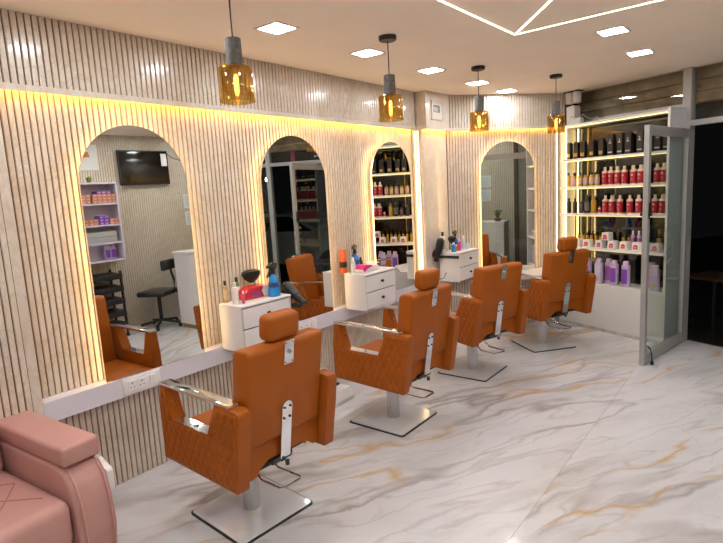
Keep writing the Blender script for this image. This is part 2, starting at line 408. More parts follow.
# ------------------------------------------------------------------ glazed front: posts, transom, panes, fascia
DARKGLASS = NIGHTPANE
def fbox(name, u0, u1, o0, o1, z0, z1, mat, parent=None, bev=0):
    b = MB()
    if bev: b.rbox(((u0+u1)/2, -(o0+o1)/2, (z0+z1)/2), (u1-u0, abs(o1-o0), z1-z0), bev, 1)
    else: b.box(u0, u1, -max(o0, o1), -min(o0, o1), z0, z1)
    o = b.build(name, mat, parent, smooth=False)
    if not parent: o.location = OF; o.rotation_euler.z = RZF
    return o
wf = fbox('window_1', -1.40, -.02, -.03, .0, 2.24, 2.29, ALU); struct(wf, 'dark glazed shop front behind the product shelf', 'window')
fbox('pane', -1.40, -.02, -.018, -.010, .0, 2.24, DARKGLASS, wf)
fbox('pane', -1.40, -.045, -.018, -.010, 2.29, CZ, PANE, wf)
fbox('post', -.045, .035, -.05, .035, 0, CZ, ALU, wf, .004)
w2 = fbox('window_2', .035, 1.955, -.04, .03, 2.075, 2.125, ALU); struct(w2, 'aluminium transom and glazing above and beside the open shop door', 'window')
fbox('pane', .035, .93, -.016, -.010, 2.125, CZ, PANE, w2)
fbox('post', .93, 1.0, -.045, .035, 0, CZ, ALU, w2, .004)
fbox('pane', 1.0, 1.93, -.016, -.010, 0, 2.075, PANE, w2); fbox('pane', 1.0, 1.93, -.016, -.010, 2.125, CZ, PANE, w2)
fbox('rail', 1.0, 1.93, -.03, .02, 0, .08, ALU, w2, .004)
BROWN = plain('brown_boards', (.42, .27, .16), .6, grain=.35, gscale=9)
fa = thing('shutter_box', 'brown stepped timber fascia behind the glass above the product shelf', 'fascia', OF, RZF)
for k, (z0, z1, d) in enumerate(((2.50, 2.62, .10), (2.40, 2.497, .14), (2.30, 2.397, .18))):
    fbox('board', -1.35, 1.95, -d-.10, -d, z0, z1, BROWN, fa, .004)

# ------------------------------------------------------------------ product shelf
sh = thing('product_shelf', 'tall white open product shelf with five lit levels against the glass front', 'shelf', fc(-.64, .14), RZF)
SU0, SU1 = -1.262, -.003
def sbox(name, u0, u1, o0, o1, z0, z1, mat, parent=sh, bev=0, off=(-.64, .14)):
    b = MB()
    a = (u0-off[0], u1-off[0], -(max(o0, o1)-off[1]), -(min(o0, o1)-off[1]), z0, z1)
    if bev: b.rbox(((a[0]+a[1])/2, (a[2]+a[3])/2, (z0+z1)/2), (a[1]-a[0], a[3]-a[2], z1-z0), bev, 1)
    else: b.box(*a)
    return b.build(name, mat, parent, smooth=False)
SHW = plain('shelf_white', (.78, .755, .72), .35, grain=.015)
SIDEG = plain('side_grey', (.62, .615, .64), .45, grain=.05)
sbox('base_box', SU0, SU1-.02, .005, .270, .035, .515, SHW, bev=.003)
sbox('skirting', SU0, SU1-.02, .005, .276, 0, .035, plain('skirting_marble', (.52, .49, .45), .3, grain=.35, gscale=8))
sbox('side_panel', SU1-.02, SU1, .005, .278, 0, 2.245, SIDEG)
sbox('side_trim', SU1-.022, SU1+.001, .274, .282, 0, 2.245, SHW)
sbox('side_panel', SU0-.02, SU0, .005, .22, .515, 2.23, SHW)
LEVELS = [.515, .900, 1.268, 1.564, 1.864]
SLED = emit('shelf_led', SHELF_C, SHELF_S)
for z in LEVELS[1:]+[2.232]:
    bd = sbox('shelf_board', SU0, SU1-.02, .005, .272, z-.022, z, SHW, bev=.002)
for z, wd in ((2.232, .55), (1.864, .6), (1.564, .45), (1.268, .35), (.900, .3)):
    sbox('led_strip', SU0+.02, SU1-.04, .240, .248, z-.028, z-.023, emit('shelf_led_%d' % int(z*100), SHELF_C, SHELF_S*wd), sh)
for u in (-1.235,):
    sbox('led_strip', u, u+.012, .20, .212, .53, 2.20, emit('shelf_led_v', SHELF_C, 5), sh)
sbox('led_strip', -1.225, -1.213, .012, .024, .53, 2.20, emit('shelf_led_v2', SHELF_C, 4), sh)
for u in (-1.09,):
    sbox('upright', u, u+.010, .012, .022, .53, 2.20, plain('brass', (.55, .36, .10), .3, .8), sh)

# ------------------------------------------------------------------ shop door, open inwards
hv = Vector((2.128, 4.995, 0)) - fc(.015, .02); dl = hv.length; hz = math.atan2(hv.y, hv.x); hp = fc(.015, .02)
dr = thing('door_1', 'grey aluminium framed glass door standing open into the salon', 'door', hp, hz); dr['kind'] = 'structure'
Z0, Z1, ST = .012, 2.05, .052
MB().rbox((ST/2+.004, 0, (Z0+Z1)/2), (ST, .042, Z1-Z0), .003, 1).build('stile', ALU, dr, smooth=False)
MB().rbox((dl-ST/2, 0, (Z0+Z1)/2), (ST, .042, Z1-Z0), .003, 1).build('stile', ALU, dr, smooth=False)
MB().rbox((dl/2, 0, Z1-.04), (dl-2*ST, .038, .08), .003, 1).build('rail', ALU, dr, smooth=False)
MB().rbox((dl/2, 0, Z0+.045), (dl-2*ST, .038, .09), .003, 1).build('rail', ALU, dr, smooth=False)
MB().box(ST, dl-ST, -.003, .003, Z0+.09, Z1-.08).build('pane', PANE, dr, smooth=False)
MB().cyl((dl-.026, 0, 0), .014, -.045, .045, 12, 'y').xf(Matrix.Translation((0, 0, 1.32))).build('lock', BLACKM, dr)
MB().box(dl-.032, dl-.02, -.03, .03, 1.28, 1.42).build('lock_plate', BLACKM, dr, smooth=False)
hk = MB().tube([(dl-.07, .02, .17), (dl-.085, .035, .15), (dl-.10, .045, .10), (dl-.10, .05, .03)], .006).cyl((dl-.10, .05, 0), .014, 0, .03, 12); hk.build('door_stop', BLACKM, dr)
bl = thing('hanging_bell', 'small brass and black bell chain hanging on the glass door stile', 'bell', hp + hv.normalized()*(dl-.085) + Vector((-.02, 0, 1.0)))
zz = 0
for k in range(6):
    MB().sphere((0, 0, .02+.038*k), (.010+.004*(k % 2), .010+.004*(k % 2), .017), 10, 6).build('bead', plain('brass', (.55, .36, .10), .3, .8) if k % 2 else BLACKP, bl)
MB().tube([(0, 0, 0), (0, 0, .27), (.012, .0, .29)], .002, 6).build('cord', BLACKP, bl)

# ------------------------------------------------------------------ ceiling panel lights and LED lines
PANM = emit('panel_light', PANEL_C, PANEL_S)
frame_me = None
def panel(x, y, label, group):
    global frame_me
    t = thing('panel_light', label, 'ceiling light', (x, y, CZ), 0, group)
    if frame_me is None:
        a, i_ = .092, .077; b = MB()
        for s_ in ((-a, a, -a, -i_), (-a, a, i_, a), (-a, -i_, -i_, i_), (i_, a, -i_, i_)): b.box(*s_, -.006, 0)
        frame_me = (b.mesh('frame', WHITE, False), MB().box(-.077, .077, -.077, .077, -.004, -.001).mesh('diffuser', PANM, False))
    place('frame', frame_me[0], t); place('diffuser', frame_me[1], t)
for y, l in ((-.28, 'behind the recliner'), (.58, 'above the pink recliner'), (1.44, 'above the mirror that shows the television'), (2.30, 'above the red tissue pack cabinet'), (3.16, 'above the middle arched mirror'),
             (4.03, 'above the mirror beside the pilaster'), (4.89, 'before the travertine pilaster'), (5.58, 'in front of the corner mirror')):
    panel(.69, y, 'square ceiling panel light in the mirror row, '+l, 'panel lights along the mirror wall')
L2 = 'small square ceiling panel in the door row'
for y, l in ((-.30, L2+' behind the photographer'), (.56, L2+' beside the photographer'), (1.42, L2+' before the ceiling LED lines'), (4.00, L2+', just past the ceiling LED lines'), (4.86, L2+', nearest the glass door')):
    panel(2.09, y, l, 'panel lights towards the door')
L3 = 'small square ceiling panel light in the row above the reception counter'
for y in (-.30, .56, 1.42, 2.28, 3.14, 4.00, 4.70): panel(3.50, y, L3, 'panel lights above the counter')
tl = thing('ceiling_led_lines', 'glowing LED lines meeting in a Y on the ceiling', 'light strip', (1.60, 3.557, CZ))
LM = emit('line_led', LINE_C, LINE_S)
def cline(x0, y0, x1, y1, wd=.009):
    d = Vector((x1-x0, y1-y0, 0)); l = d.length; a = math.atan2(d.y, d.x)
    MB().box(0, l, -wd/2, wd/2, -.004, -.0005).build('led_line', LM, tl, smooth=False, loc=(x0-1.60, y0-3.557, 0), rz=a)
cline(1.60, 3.557, 1.56, 1.50); cline(1.605, 3.55, 2.42, 2.54); cline(1.612, 3.557, 2.50, 3.533, .008); cline(2.50, 3.533, 3.1, 3.0)

# ------------------------------------------------------------------ pendant lamps
BULB = emit('bulb_glow', (1.0, .68, .25), 7.0)
def pendant():
    t = thing('pendant_lamp', 'pendant', 'pendant lamp')
    MB().lathe([(0, 0), (.056, 0), (.056, -.022), (.050, -.028), (0, -.028)], 28).build('canopy', BLACKP, t)
    MB().cyl((0, 0, 0), .0035, -.24, -.028, 8).build('cord', BLACKP, t)
    MB().lathe([(0, -.235), (.034, -.235), (.036, -.239), (.037, -.36), (0, -.36)], 28).build('concrete_holder', CONCRETE, t)
    sd = MB().lathe([(.030, -.355), (.066, -.357), (.075, -.362), (.078, -.372), (.078, -.510), (.0765, -.516), (.0745, -.510), (.0745, -.372), (.070, -.364), (.030, -.360)], 36).build('glass_shade', AMBER, t)
    b = MB()
    for k in range(30):
        a = 2*math.pi*k/30; b.tube([(.079*math.cos(a), .079*math.sin(a), -.500), (.079*math.cos(a), .079*math.sin(a), -.516)], .0016, 5)
    b.build('rim_beading', plain('amber_bead', (.45, .28, .07), .25), sd)
    MB().lathe([(0, -.360), (.016, -.360), (.016, -.392), (0, -.392)], 16).build('socket', plain('brass', (.55, .36, .10), .3, .8), t)
    MB().lathe([(0, -.392), (.007, -.394), (.010, -.405), (.011, -.44), (.010, -.468), (.006, -.484), (0, -.488)], 16).build('bulb', BULB, t)
    return t
PL = ['amber glass pendant with concrete holder hanging before the mirror nearest the recliner', 'amber glass pendant with concrete holder hanging before the middle arched mirror',
      'amber glass pendant with concrete holder hanging beside the travertine pilaster', 'amber glass pendant with concrete holder hanging over the chair by the product shelf']
pd = pendant()
for i, (x, y) in enumerate(((1.02, 1.69), (1.016, 2.94), (1.006, 4.246), (1.333, 5.179))):
    o = pd if i == 0 else copy_tree(pd); o.location = (x, y, CZ); o['label'] = PL[i]; o['group'] = 'amber pendant lamps'

# ------------------------------------------------------------------ salon chairs (local -x is the front)
def quilt(region_list, ysign, yface, cell=(.052, .092), lift=.0075):
    b = MB(); a, h = cell
    for reg in region_list:
        if area(reg) < 0: reg = reg[::-1]
        for i in range(-16, 18):
            for j in range(0, 24):
                cx = (i + .5*(j % 2))*a; cz = .30 + j*h/2
                d = clip_poly([(cx-a/2, cz), (cx, cz-h/2), (cx+a/2, cz), (cx, cz+h/2)], reg)
                if len(d) < 3 or abs(area(d)) < 2e-5: continue
                mx = sum(p[0] for p in d)/len(d); mz = sum(p[1] for p in d)/len(d); n = len(d)
                vs_ = [(p[0], yface, p[1]) for p in d] + [(mx+(p[0]-mx)*.72, yface+ysign*lift*.72, mz+(p[1]-mz)*.72) for p in d] + [(mx, yface+ysign*lift, mz)]
                fs = [(k, (k+1) % n, n+(k+1) % n, n+k) for k in range(n)] + [(n+k, n+(k+1) % n, 2*n) for k in range(n)]
                if ysign > 0: fs = [f[::-1] for f in fs]
                b.faces(vs_, fs)
    return b
def salon_chair(label, loc, rz, headrest=True, base_rz=0):
    t = thing('salon_chair', label, 'chair', loc, rz, 'tan salon chairs')
    a = .235; cr = .022; pts = []
    for sx, sy, a0 in ((1, 1, 0), (-1, 1, 90), (-1, -1, 180), (1, -1, 270)):
        pts += [(sx*(a-cr)+cr*math.cos(R(a0+k*22.5)), sy*(a-cr)+cr*math.sin(R(a0+k*22.5))) for k in range(5)]
    bp = MB().prism(pts, 0, .009).build('base_plate', DARKEDGE, t, smooth=False, rz=base_rz)
    MB().prism([(x*.968, y_*.968) for x, y_ in pts], .0085, .0135, bev=.0015, seg=1).build('plate_cover', plain('polished_plate', (.78, .78, .79), .10, .30, grain=0), bp, smooth=False)
    MB().lathe([(0, .0135), (.046, .0135), (.046, .30), (.038, .305), (.038, .345), (0, .345)], 28).build('hydraulic_column', BRUSHED, t)
    z = .215
    MB().tube([(.03, .055, .30), (.06, .10, .25), (.10, .115, z), (.27, .118, z), (.285, .10, z), (.285, .0, z), (.27, -.018, z), (.13, -.022, z), (.07, -.01, z+.03), (.03, .0, .30)], .0065, 8).build('pump_lever', CHROME, t)
    MB().rbox((.06, 0, .352), (.36, .22, .03), .006, 1).build('seat_mount', BLACKM, t, smooth=False)
    # seat
    MB().rbox((-.035, 0, .445), (.53, .482, .11), .03, 3).build('seat_cushion', TAN, t)
    MB().rbox((.0, 0, .388), (.50, .47, .04), .006, 1).build('seat_pan', plain('black_cloth', (.02, .018, .016), .8), t, smooth=False)
    yy = .24
    arch = [(-yy, .355), (-yy+.045, .345), (-yy+.075, .350), (-yy+.105, .385), (-yy+.15, .405), (yy-.10, .405), (yy-.085, .385), (yy-.07, .40), (yy-.035, .365), (yy, .365), (yy, .507), (-yy, .507)]
    MB().prism(arch, .245, .288, axis='x').build('rear_skirt', TAN, t, smooth=False)
    # backrest (side profile in x,z)
    prof = [(.205, .475), (.318, .508), (.392, .965), (.372, .985), (.295, .985), (.272, .965)]
    bk = MB().prism(prof, -.232, .232, axis='y', bev=.014, seg=3).build('backrest', TAN, t)
    sl = Vector((.074, 0, .457)).normalized(); nrm = Vector((.457, 0, -.074)).normalized()
    def on_back(z_, lift): k = (z_-.508)/.457; return Vector((.318+.074*k, 0, z_)) + nrm*lift
    def plate(name, z0, z1, wd, th, mat, round_top=True):
        b = MB(); h = (z1-z0); pts2 = [(-wd/2, 0), (wd/2, 0)]
        if round_top: pts2 += [(wd/2*math.cos(math.pi*k/10), h-wd/2+wd/2*math.sin(math.pi*k/10)) for k in range(11)]
        else: pts2 += [(wd/2, h), (-wd/2, h)]
        b.prism(pts2, 0, th, axis='x')
        b.xf(Matrix.Translation(on_back(z0, .001)) @ Matrix.Rotation(math.atan2(.074, .457), 4, 'Y'))
        return b.build(name, mat, t, smooth=False)
    bs = plate('back_bracket', .372, .690, .062, .008, CHROME)
    for zz_ in (.60, .655):
        for yy_ in (-.018, .018):
            MB().lathe([(0, .012), (.004, .011), (.006, .008), (.006, 0), (0, 0)], 10, axis='x').xf(Matrix.Translation(on_back(zz_, .004)+Vector((0, yy_, 0)))).build('bolt', DARKEDGE, bs)
    MB().rbox((.290, -.02, .385), (.035, .13, .022), .005, 1).cyl((.318, .0, .362), .011, -.012, .012, 10, 'z').build('recline_hinge', DARKEDGE, t)
    if headrest:
        hd = MB().rbox((.338, 0, 1.052), (.092, .192, .126), .028, 4, Matrix.Rotation(R(7), 3, 'Y')).build('headrest', TAN, t)
    hb = plate('headrest_bracket', .875, .992, .056, .006, CHROME, False)
    MB().lathe([(.005, 0), (.011, 0), (.011, .007), (.005, .007), (.005, 0)], 16, axis='x').xf(Matrix.Translation(on_back(.935, .006))).build('clamp_knob', BRUSHED, hb)
    for yy_ in (-.020, .020):
        for zz_ in (.885, .978):
            MB().lathe([(0, .004), (.003, .003), (.003, 0), (0, 0)], 8, axis='x').xf(Matrix.Translation(on_back(zz_, .006)+Vector((0, yy_, 0)))).build('rivet', DARKEDGE, hb)
    # arms
        U = [(-.270, .352), (.335, .345), (.372, .585), (.392, .710), (.384, .732), (.362, .740), (.212, .740), (.145, .572), (-.160, .572), (-.200, .740), (-.247, .740), (-.262, .585)]
    for s_ in (-1, 1):
        y0, y1 = (.243, .312) if s_ > 0 else (-.312, -.243)
        ar = MB().prism(U, y0, y1, axis='y', bev=.006, seg=2).build('armrest', TAN, t)
        q = .016
        def shrink(P): return P
        regs = [[(-.262+q, .570), (-.160-q*.5, .570), (-.200-q*.3, .740-q), (-.247+q, .740-q)], [(-.270+q, .352+q), (.335-q, .345+q), (.370-q, .572), (-.262+q, .572)], [(.145+q*.6, .570), (.370-q, .570), (.388-q, .740-q), (.212+q*.4, .740-q)]]
        quilt(regs, s_, y1-.0005 if s_ > 0 else y0+.0005).build('quilted_pad', TAN, ar, angle=80, recalc=False)
        MB().rbox((.035, (y0+y1)/2, .749), (.575, .066, .016), .004, 2).build('chrome_bar', CHROME, t)
        MB().box(-.157, .143, y0+.003, y1-.003, .5715, .579).cyl((.0, (y0+y1)/2, 0), .012, .579, .585, 12).build('chrome_strip', CHROME, t, smooth=False)
        MB().lathe([(0, .016), (.010, .014), (.010, 0), (0, 0)], 10, c=(-.184, (y0+y1)/2, .66), axis='x').xf(Matrix()).build('arm_bolt', CHROME, t)
    return t
salon_chair('tan salon chair with headrest facing the mirror that shows the television', (.868, 1.676, 0), R(-2), True, R(-2))
salon_chair('tan salon chair with headrest facing the middle arched mirror', (.868, 3.015, 0), R(-3), True, R(3))
salon_chair('tan salon chair without a headrest turned towards the travertine pilaster', (.900, 4.225, 0), R(-19.5), False, R(19.5))
salon_chair('tan salon chair with headrest turned towards the corner mirror by the product shelf', (1.165, 5.27, 0), R(-29), True, R(-10))

# low white stool under the ledge
fs_ = thing('foot_stool', 'low white foot stool with a dark pad below the orange canister cabinet', 'stool', (.262, 3.015, 0)); fs_.scale = (.8, .8, 1)
MB().prism([(-.14, .095), (.10, .095), (.150, .030), (.150, 0), (.125, 0), (.110, .035), (.08, .065), (-.14, .065)], -.19, .19, axis='y', bev=.003, seg=1).build('step', WHITE, fs_, smooth=False)
MB().rbox((-.075, 0, .102), (.12, .34, .014), .004, 1).build('pad', RUBBER, fs_, smooth=False)
for sy in (-.17, .17): MB().box(-.135, -.105, sy-.015, sy+.015, 0, .066).build('leg', WHITE, fs_, smooth=False)

# ------------------------------------------------------------------ drawer cabinets
def knob(parent, x, y, z):
    MB().lathe([(0, .026), (.010, .025), (.014, .018), (.011, .010), (.006, .008), (.006, 0), (0, 0)], 14, c=(x, y, z), axis='x').build('knob', BLACKP, parent)
def cabinet(label, y0, y1, d=.31, x0=.0, foot=None):
    t = thing('drawer_cabinet', label, 'cabinet', (0, (y0+y1)/2, CABZ), 0, 'white wall drawer cabinets')
    m = (y0+y1)/2; h = .312; hw = (y1-y0)/2
    poly = foot or [(x0, -hw), (d-.016, -hw), (d-.016, hw), (x0, hw)]
    MB().prism([(p_[0] if p_[0] < .2 or foot else p_[0]-.016, p_[1]) for p_ in poly] if not foot else [(p_[0]-(.016 if p_[0] > .38 else 0), p_[1]) for p_ in poly], 0, h-.014).build('body', WHITE, t, smooth=False)
    MB().box(d-.033, d-.016, -hw+.004, hw-.004, .004, h-.0148).build('gap_shade', plain('gap_shade_grey', (.10, .095, .09), .8), t, smooth=False)  # added dark sheet; its colour stands in for shade in the drawer gaps
    for yy in (-hw, hw-.004): MB().box(d-.033, d-.003, yy, yy+.004, 0, h-.0148).build('edge_strip', WHITE, t, smooth=False)
    top = [(px_ + (.018 if px_ > .2 else 0), py_*1.006) for px_, py_ in poly]
    MB().prism(top, h-.0145, h, bev=.002, seg=1).build('top', WHITE, t, smooth=False)
    for z0, z1 in ((.010, .147), (.156, .290)):
        dw = MB().rbox((d-.008, 0, (z0+z1)/2), (.015, 2*hw-.022, z1-z0), .0015, 1).build('drawer', WHITE, t, smooth=False)
        knob(dw, d-.001, .0, (z0+z1)/2+.005)
    return t
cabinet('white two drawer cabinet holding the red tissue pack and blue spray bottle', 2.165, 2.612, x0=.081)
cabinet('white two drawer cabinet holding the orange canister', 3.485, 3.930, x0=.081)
m3 = (4.985+5.44)/2
f3 = [(.162, 4.985), (.385, 4.985), (.385, 5.44), (.275, 5.44), (.162, 5.30)]
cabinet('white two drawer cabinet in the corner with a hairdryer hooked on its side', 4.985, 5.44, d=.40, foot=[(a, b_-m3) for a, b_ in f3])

# ------------------------------------------------------------------ sockets, switch box
def socket(label, y):
    t = thing('socket_plate', label, 'socket', (.0805, y, .600), 0, 'socket plates on the ledge')
    MB().rbox((.005, 0, 0), (.010, .235, .098), .003, 2).build('plate', plain('socket_white', (.82, .80, .78), .3, grain=.01), t)
    for dy in (-.065, -.005):
        so = MB().rbox((.0112, dy, 0), (.004, .05, .062), .0015, 1).build('outlet', plain('socket_white', (.82, .80, .78), .3), t, smooth=False)
        for hy, hz_, r_ in ((0, .014, .0045), (-.011, -.010, .0035), (.011, -.010, .0035)):
            MB().cyl((0, dy+hy, hz_), r_, .0128, .0136, 10, 'x').build('pin_hole', BLACKP, so)
    MB().rbox((.012, .060, 0), (.007, .032, .062), .002, 1, Matrix.Rotation(R(5), 3, 'Y')).build('switch', plain('socket_white', (.82, .80, .78), .3), t, smooth=False)
socket('white double socket plate with switch on the ledge under the near mirror', 1.568)
socket('white double socket plate with switch on the ledge under the middle mirror', 2.98)
t = thing('switch_box', 'small square white distribution box high on the travertine pilaster', 'switch box', (.175, 4.995, 2.42))
MB().rbox((.004, 0, 0), (.008, .225, .195), .002, 1).box(-.002, .014, -.108, .108, .088, .094).box(-.002, .014, -.108, .108, -.094, -.088).box(-.002, .014, -.108, -.102, -.09, .09).box(-.002, .014, .102, .108, -.09, .09).build('cover', plain('box_cream', (.62, .56, .48), .4), t, smooth=False)
MB().box(.0082, .010, -.070, .055, -.020, .050).build('window_flap', plain('flap_dark', (.05, .045, .04), .3), t, smooth=False)
MB().box(.0101, .0115, -.058, .022, -.016, .030).build('breaker', plain('breaker_grey', (.42, .39, .34), .4), t, smooth=False)

# ------------------------------------------------------------------ bottles and products
def lathe_part(name, prof, mat, parent, n=16, c=(0, 0, 0)): return MB().lathe(prof, n, c).build(name, mat, parent)
RED = plain('red_plastic', (.42, .012, .022), .28); CREAM = plain('cream_plastic', (.78, .60, .46), .35); INK = plain('white_print', (.8, .72, .70), .5, grain=0)
def red_bottle():
    t = thing('red_bottle', '', 'bottle')
    lathe_part('body', [(0, 0), (.029, 0), (.031, .004), (.031, .118), (.030, .124)], RED, t)
    lathe_part('base_band', [(.0313, .0005), (.0316, .0005), (.0316, .010), (.0313, .010)], CREAM, t)
    lathe_part('shoulder', [(.030, .124), (.0305, .130), (.029, .142), (.018, .150), (.012, .153), (0, .153)], CREAM, t)
    lathe_part('cap', [(0, .152), (.013, .152), (.013, .185), (.011, .188), (0, .188)], CREAM, t)
    b = MB()
    for k, (z0, l) in enumerate(((.098, .018), (.088, .026), (.060, .014), (.048, .016), (.036, .012))):
        n = 5; pts = [(-(l/2)+l*i/n, z0+.004*math.sin(i*2.1+k)) for i in range(n+1)]
        vs_ = []; 
        for px_, pz_ in pts:
            a = px_/.0316; vs_ += [(.0317*math.sin(a), -.0317*math.cos(a), pz_-.0025+.001*k*0), (.0317*math.sin(a), -.0317*math.cos(a), pz_+(.0035 if k < 2 else .0005))]
        b.faces(vs_, [(2*i, 2*i+2, 2*i+3, 2*i+1) for i in range(n)])
    b.build('label_print', INK, t, smooth=False)
    return t
BLK = plain('black_carton', (.016, .014, .012), .35); GOLD = plain('gold_label', (.48, .30, .07), .35, .3)
def black_box(big):
    t = thing('black_carton', '', 'box'); h, w_ = (.205, .066) if big else (.170, .060)
    MB().rbox((0, 0, h/2), (w_, w_*.8, h), .002, 1).build('carton', BLK, t, smooth=False)
    MB().rbox((0, 0, h+.006), (w_*.8, w_*.6, .014), .003, 1).build('lid', BLK, t, smooth=False)
    if big:
        for bx in ((-.014, .014, .60, .66), (-.004, .004, .67, .80), (-.025, .025, .14, .20)): MB().box(bx[0], bx[1], -w_*.4-.001, -w_*.4, h*bx[2], h*bx[3]).build('label_print', plain('silver_print', (.5, .47, .42), .4), t, smooth=False)
    else:
        MB().box(-.022, .022, -w_*.4-.001, -w_*.4, h*.15, h*.36).build('label_print', GOLD, t, smooth=False)
    return t
def slim_bottle(body, cap, label_m, h=.15, r=.022, pump=False):
    t = thing('bottle', '', 'bottle')
    lathe_part('body', [(0, 0), (r*.95, 0), (r, .004), (r, h*.70), (r*.85, h*.76), (r*.38, h*.80), (0, h*.80)], body, t, 14)
    lathe_part('cap', [(0, h*.79), (r*.55, h*.79), (r*.55, h*.98), (r*.45, h), (0, h)], cap, t, 12)
    if label_m: lathe_part('label', [(r*1.01, h*.14), (r*1.03, h*.14), (r*1.03, h*.60), (r*1.01, h*.60)], label_m, t, 14)
    return t
WJ = plain('white_jar', (.80, .74, .68), .3, grain=.02); RL = plain('red_label', (.55, .03, .05), .4)
def jar():
    t = thing('treatment_tub', '', 'jar')
    MB().prism([(-.046, 0), (.046, 0), (.040, .078), (.034, .085), (-.034, .085), (-.040, .078)], -.038, .038, axis='y', bev=.004, seg=2).build('tub', WJ, t)
    MB().prism([(-.026, .014), (.022, .014), (.022, .050), (.012, .060), (-.020, .056)], -.0396, -.0385, axis='y').build('label', RL, t, smooth=False)
    MB().prism([(-.012, .024), (.010, .024), (.010, .042), (-.012, .042)], -.0404, -.0397, axis='y').build('label_print', plain('pink_print', (.7, .25, .28), .4), t, smooth=False)
    return t
LIL = plain('lilac_plastic', (.58, .43, .66), .35); PUR = plain('purple_label', (.22, .07, .44), .35); MAU = plain('mauve_label', (.40, .12, .42), .35); PALE = plain('pale_lilac', (.60, .52, .70), .3); PINKB = plain('pink_bottle', (.74, .45, .52), .35); YEL = plain('yellow_print', (.62, .52, .08), .4)
def tall_bottle(label_m, body=LIL, h=.27, badge=None):
    t = thing('tall_bottle', '', 'bottle'); r = .040
    MB().rbox((0, 0, h*.42), (.078, .052, h*.84), .012, 3).build('body', body, t)
    MB().rbox((0, 0, h*.90), (.052, .040, h*.17), .008, 2).build('cap', plain('lilac_cap', (.68, .52, .68), .35), t)
    if label_m: MB().box(-.030, .030, -.0268, -.0255, h*.12, h*.68).build('label', label_m, t, smooth=False)
    if badge: MB().prism([(.014*math.cos(2*math.pi*k/10)+.008, h*.22+.020*math.sin(2*math.pi*k/10)) for k in range(10)], -.0278, -.0265, axis='y').build('badge', badge, t, smooth=False)
    return t
def put_f(o, u, off, lvl, label, group, rz=0.0, dz=0):
    o.location = fc(u, off, LEVELS[lvl]+dz+.0005); o.rotation_euler.z = RZF + rz; o['label'] = label; o['group'] = group
def row(make, us, off, lvl, label, group, dz=0):
    p = make()
    for i, u in enumerate(us):
        o = p if i == 0 else copy_tree(p)
        of = off[i] if isinstance(off, (list, tuple)) else off
        put_f(o, u, of, lvl, label, group, random.uniform(-.08, .08), dz)
AMB = plain('amber_oil', (.50, .27, .03), .2); DRK = plain('dark_bottle', (.02, .018, .014), .2); PKL = plain('pink_label', (.55, .33, .34), .4); CRL = plain('cream_label', (.62, .47, .26), .4)
U = {}
def px_u(x): return -1.256 + (x-566)*(1.256-.148)/(660-566) + .0   # along the shelf
def U_(x):
    k = [(566, -1.256), (580, -1.066), (600, -.811), (620, -.574), (640, -.353), (660, -.148), (670, -.05)]
    for (a, u0), (b_, u1) in zip(k, k[1:]):
        if x <= b_: return u0+(x-a)*(u1-u0)/(b_-a)
    return -.05
row(lambda: black_box(False), [U_(x) for x in (569.4, 576.8, 583.5, 592.5, 601.5)], .17, 4, 'black carton with a gold label on the top level of the product shelf', 'gold label cartons')
row(lambda: black_box(True), [U_(x) for x in (611, 620.2, 628.4, 640, 650, 657.5, 666)], .17, 4, 'taller black carton with silver print on the top level of the product shelf', 'silver print cartons')
row(lambda: slim_bottle(AMB, BLACKP, None, .155, .020), [U_(568.6)], .17, 3, 'slim amber bottle with black cap next to the pink label bottles', 'small bottles, second level')
row(lambda: slim_bottle(AMB, BLACKP, PKL, .150, .026), [U_(x) for x in (574.5, 585.8, 597)], .17, 3, 'amber bottle with black cap and pink label beside the red bottles', 'pink label bottles')
row(lambda: slim_bottle(AMB, BLACKP, CRL, .148, .025), [U_(x) for x in (580.0, 591.6)], .17, 3, 'amber bottle with black cap and cream label beside the red bottles', 'cream label bottles')
row(red_bottle, [U_(x) for x in (604.2, 610.2, 616.6, 623.6, 632.6, 639.4, 646.5, 656, 662.5)], .16, 3, 'red shampoo bottle with cream cap, in the row under the black cartons', 'red bottles, upper row')
row(red_bottle, [U_(x) for x in (612.0, 626.8, 636.3, 659.5)], .08, 3, 'red shampoo bottle with cream cap, behind the row under the black cartons', 'red bottles, upper back row')
row(lambda: slim_bottle(DRK, BLACKP, None, .165, .024), [U_(x) for x in (569.0, 575.3)], .17, 2, 'plain dark bottle at the slatted wall end of the lower red bottle level', 'dark bottles')
row(lambda: slim_bottle(plain('mauve_glass', (.14, .06, .08), .2), BLACKP, None, .125, .022), [U_(581.5)], .17, 2, 'short dark mauve bottle among the dark bottles', 'small bottles, third level')
row(lambda: slim_bottle(DRK, BLACKP, plain('grey_label', (.10, .10, .09), .4), .200, .028), [U_(587.5)], .17, 2, 'tall black bottle with grey label beside the amber oil bottle', 'small bottles, third level')
row(lambda: slim_bottle(AMB, plain('honey_cap', (.30, .18, .06), .3), None, .185, .027), [U_(593.4)], .16, 2, 'large amber oil bottle beside the tall black bottle', 'small bottles, third level')
row(lambda: slim_bottle(WJ, RL, RL, .075, .014), [U_(600.2)], .18, 2, 'tiny white bottle with red cap beside the lower red bottles', 'small bottles, third level')
row(red_bottle, [U_(x) for x in (605.6, 612.0, 620.0, 630.0, 638.8, 646.8, 655.2, 662.5)], .17, 2, 'red shampoo bottle with cream cap, in the row above the white tubs', 'red bottles, lower row')
row(red_bottle, [U_(x) for x in (608.8, 659.5)], .09, 2, 'red shampoo bottle with cream cap, behind the row above the white tubs', 'red bottles, lower back row')
row(lambda: slim_bottle(AMB, BLACKP, None, .145, .017), [U_(x) for x in (573.5, 577.8, 582, 586.3, 590.8, 595.4, 599.6, 605, 618.5, 624)], .075, 1, 'slim golden oil bottle with black cap behind the white tubs', 'oil bottles behind the tubs')
